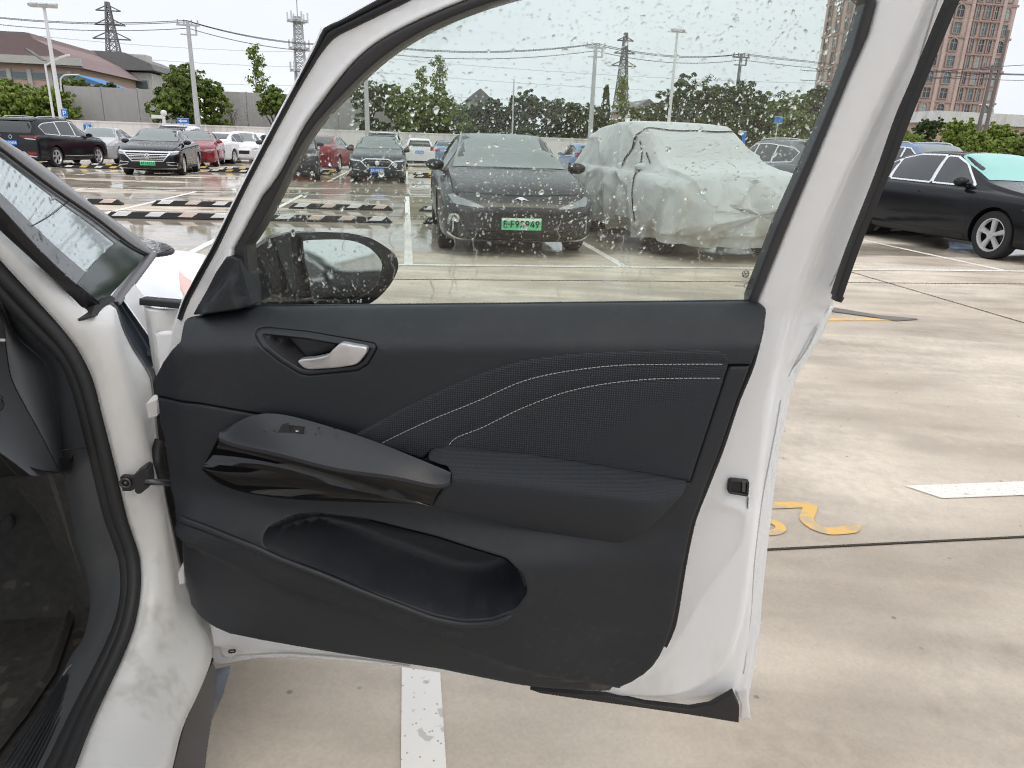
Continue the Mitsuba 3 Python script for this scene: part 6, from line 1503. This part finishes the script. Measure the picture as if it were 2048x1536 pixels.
# --- buildings at the left
def prism(poly2, y0, y1):
    m = trimesh.creation.extrude_polygon(Polygon(poly2), y1-y0, engine='earcut'); return m.apply_transform(np.array([[1, 0, 0, 0], [0, 0, -1, y1], [0, 1, 0, 0], [0, 0, 0, 1.]]))
def pink_house():
    k = thing('pink_building', 'large pink building with a curved maroon roof at the upper left', 'building'); Y = 105
    e0, e1 = ony(-90, 116, Y), ony(158, 128, Y); zt = ony(0, 68, Y)[2]; ze = e0[2]*.5+e1[2]*.5; x0, x1 = e0[0], e1[0]
    put('wall', box(((x0+x1)/2, Y+11, ze/2), (x1-x0, 22, ze)), 'wall_pink', k)
    r1 = ony(52, 70, Y)[0]
    prof = [(x0-1, ze), (x1+1.0, ze-.6), (x1-1.5, ze+1.2), (x1-4.5, ze+2.6), (r1+.8, zt+.2), (r1-.4, zt), (x0-1, zt)]
    rf = put('roof', prism(prof, Y-1, Y+23), 'roof_maroon', k); put('fascia', box(((x0+x1)/2, Y-1.05, ze+.15), (x1-x0+1.5, .25, .9)), 'wall_pale', rf)
    put('ridge', box(((x0+r1)/2, Y+.2, zt+.15), (r1-x0, .6, .4)), 'roof_grey', rf)
    for i in range(9):
        x = x0+2+(x1-x0-4)*i/8; f = put('window', box((x, Y-.03, ze-1.6), (1.5, .2, .9)), 'far_frame', k); put('pane', box((x, Y-.14, ze-1.6), (1.3, .06, .7)), 'far_glass', f)
    for i in range(6): put('pilaster', box((x0+(x1-x0)*(i+.5)/6, Y-.15, ze*.45), (.5, .3, ze*.9)), 'wall_pale', k)
    put('glazed_band', box(((x0+x1)/2-2, Y-.08, ze-4.2), (x1-x0-6, .2, 2.2)), 'far_glass', k)
    put('lean_to', prism([(ony(160, 150, 98)[0], ony(160, 150, 98)[2]), (ony(236, 176, 98)[0], ony(236, 176, 98)[2]), (ony(236, 176, 98)[0], ony(236, 182, 98)[2]), (ony(160, 150, 98)[0], ony(160, 160, 98)[2])], 96, 104), 'roof_blue', k)
pink_house()
def grey_house():
    k = thing('grey_building', 'pale building with a grey gabled roof behind the lattice pylon', 'building'); Y = 125
    a, b = ony(162, 140, Y), ony(302, 145, Y); zt = ony(185, 102, Y)[2]; x0, x1 = a[0], b[0]; ze = a[2]; zr = ony(295, 134, Y)[2]
    put('wall', box(((x0+x1)/2, Y+8, ze/2), (x1-x0, 16, ze)), 'wall_pale', k)
    xr = ony(180, 103, Y)[0]
    rf = put('roof', prism([(x0-.8, ze), (x1+.8, zr-.5), (x1+.4, zr+.4), (x1-3.2, zr+1.8), (xr+1, zt), (xr-1, zt-.1)], Y-1, Y+17), 'roof_grey', k)
    for x in (ony(204, 100, Y)[0], ony(264, 116, Y)[0]):
        zz = ony(204 if x < ony(230, 100, Y)[0] else 264, 112, Y)[2]; put('roof_tank', cat_([box((x, Y+4, zz-1), (2.4, 3, 3))]), 'wall_pale', rf)
    for j in range(2):
        for i in range(8):
            x = x0+1.2+(x1-x0-2.4)*i/7; z = ze-1.8-j*3.2; f = put('window', box((x, Y-.04, z), (1.3, .2, 1.6)), 'far_frame', k); put('pane', box((x, Y-.15, z), (1.1, .06, 1.4)), 'far_glass', f)
grey_house()
# --- pink stone tower at the right
def tower():
    k = thing('stone_tower', 'tall pink stone tower with arched windows at the upper right', 'building'); Y = 158.0
    xr = ony(2003, 150, Y)[0]; xl = ony(1690, 150, Y)[0]; D = 12.0; base = 0; Ht = 58.0; fl = 3.35
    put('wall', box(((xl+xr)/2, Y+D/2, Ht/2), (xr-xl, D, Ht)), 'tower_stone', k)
    W_ = xr-xl; z0 = ony(1950, 206, Y)[2]
    def arch(w, h): return Polygon([(-w/2, -h/2), (w/2, -h/2), (w/2, h/2-w/2)]+[(w/2*math.cos(a), h/2-w/2+w/2*math.sin(a)) for a in np.linspace(.2, np.pi-.2, 9)]+[(-w/2, h/2-w/2)])
    def pr(poly, d): return trimesh.creation.extrude_polygon(poly, d, engine='earcut').apply_transform(np.array([[1, 0, 0, 0], [0, 0, -1, 0], [0, 1, 0, 0], [0, 0, 0, 1.]]))
    A = {}
    for nm, w, h, rd in (('arch', 1.75, 2.4, True), ('square', 1.8, 2.1, False), ('slit', .85, 2.5, False), ('mid', 1.25, 2.5, False)):
        o = arch(w+.7, h+.5) if rd else shapely.box(-w/2-.3, -h/2-.15, w/2+.3, h/2+.35); i = arch(w, h) if rd else shapely.box(-w/2, -h/2, w/2, h/2)
        fr = pr(o.difference(i), .35); gl = pr(i, .10); mu = cat_([box((0, -.18, 0), (.10, .10, h*.95)), box((0, -.18, h*.12), (w*.95, .10, .10))])
        A[nm] = [mikit.ply(q, None) for q in (fr, gl, mu)]
    u = 1/(np.cos(YAW))*1.0
    xs = [(ony(px, 150, Y)[0], kd) for px, kd in ((1998-14, 'c'), (1963.5, 's'), (1947, 'm'), (1928, 's'), (1893, 'c'), (1858, 'c'), (1800, 's'), (1783, 'm'), (1765, 's'), (1735, 'c'), (1706, 'c'))]
    rows = range(-3, 11)
    for j in rows:
        z = z0+fl*(j+.5); odd = j % 2 == 0
        if z < 3 or z > Ht-3: continue
        for dy in (2.2, 6, 9.8):
            fr, gl, mu = A['mid']; M = T().translate([xl, Y+dy, z]).rotate([0, 0, 1], -90); f = put('window', fr, 'tower_trim', k, to=M); put('pane', gl, random.choice(['far_glass', 'far_glass_dark', 'far_glass_pale']), f, to=M); put('mullion', mu, 'far_frame', f, to=M)
        for x, kd in xs:
            nm = ('square' if odd else 'arch') if kd == 'c' else ('slit' if kd == 's' else 'mid')
            fr, gl, mu = A[nm]; M = T().translate([x, Y, z]); f = put('window', fr, 'tower_trim', k, to=M); put('pane', gl, random.choice(['far_glass', 'far_glass', 'far_glass_pale', 'far_glass_dark']), f, to=T().translate([x, Y-.04, z])); put('mullion', mu, 'far_frame', f, to=M)
    for j in range(-4, 12):
        z = z0+fl*j
        if z < 1 or z > Ht-1: continue
        if j % 2 == 0: put('string_course', box(((xl+xr)/2, Y+D/2-.1, z-.05), (W_+.4, D+.4, .45)), 'tower_trim', k)
        for a, b in ((1920, 1972), (1757, 1808)):
            xa, xb = ony(a, 150, Y)[0], ony(b, 150, Y)[0]; put('bay_band', box(((xa+xb)/2, Y-.2, z+fl*.5-1.75), (xb-xa, .6, .35)), 'tower_trim', k)
    for a in (1916, 1977, 1875, 1840, 1812, 1752):
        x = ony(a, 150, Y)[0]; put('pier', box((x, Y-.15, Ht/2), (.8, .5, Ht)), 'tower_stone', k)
    put('cornice', box(((xl+xr)/2, Y+D/2, Ht+.4), (W_+1.5, D+1.5, .9)), 'tower_trim', k)
    s = thing('white_shed', 'long white shed roof in front of the tower foot', 'shed'); a, b = ony(1872, 228, 120), ony(2120, 232, 120)
    put('wall', box(((a[0]+b[0])/2, 126, a[2]/2-.5), (b[0]-a[0], 12, a[2]-1)), 'wall_pink', s); put('roof', prism([(a[0]-.5, a[2]-1.3), (b[0], a[2]-1.6), (b[0], a[2]+.4), (a[0]-.2, a[2]+.55)], 119.5, 133), 'white_wall', s)
tower()
# --- a far row of low buildings and foliage that closes the horizon behind the trees
def far_wood():
    rng = np.random.default_rng(21); P, N = [], []
    for i in range(170):
        x = rng.uniform(-75, 95); y = rng.uniform(80, 96); h = rng.uniform(2.4, 4.6); m = 85
        e = rng.normal(size=(m, 3)); e /= np.linalg.norm(e, axis=1, keepdims=True); P.append(np.array([x, y, h*.5])+e*[2.2, 2.2, h*.5]); N.append(e)
    P, N = np.vstack(P), np.vstack(N); m, c = leaf_mesh(P, N, .34, rng, DARK, .3, .25)
    k = put('distant_shrubs', m, 'leaf', None, False, color=c); label(k, 'mass of dark shrubs along the horizon behind the white wall', 'shrubs', None, 'stuff')
far_wood()
def far_block(text, px0, px1, top, Y, mt_):
    a, b = ony(px0, top, Y), ony(px1, top, Y); k = thing('distant_building', text, 'building'); H = a[2]
    put('wall', box(((a[0]+b[0])/2, Y+6, H/2), (b[0]-a[0], 12, H)), mt_, k); put('roof', prism([(a[0]-.5, H), (b[0]+.5, H), ((a[0]+b[0])/2, H+1.6)], Y-.5, Y+12.5), 'roof_grey', k)
    n = max(2, int((b[0]-a[0])/3))
    for i in range(n): put('window', box((a[0]+(b[0]-a[0])*(i+.5)/n, Y-.05, H-1.6), (1.3, .2, 1.3)), 'far_glass', k)
far_block('pale distant house between the paired round trees and the thin pole', 940, 980, 200, 110, 'wall_pale')
far_block('pink distant house over the roof of the covered car', 1270, 1320, 220, 110, 'wall_pink')
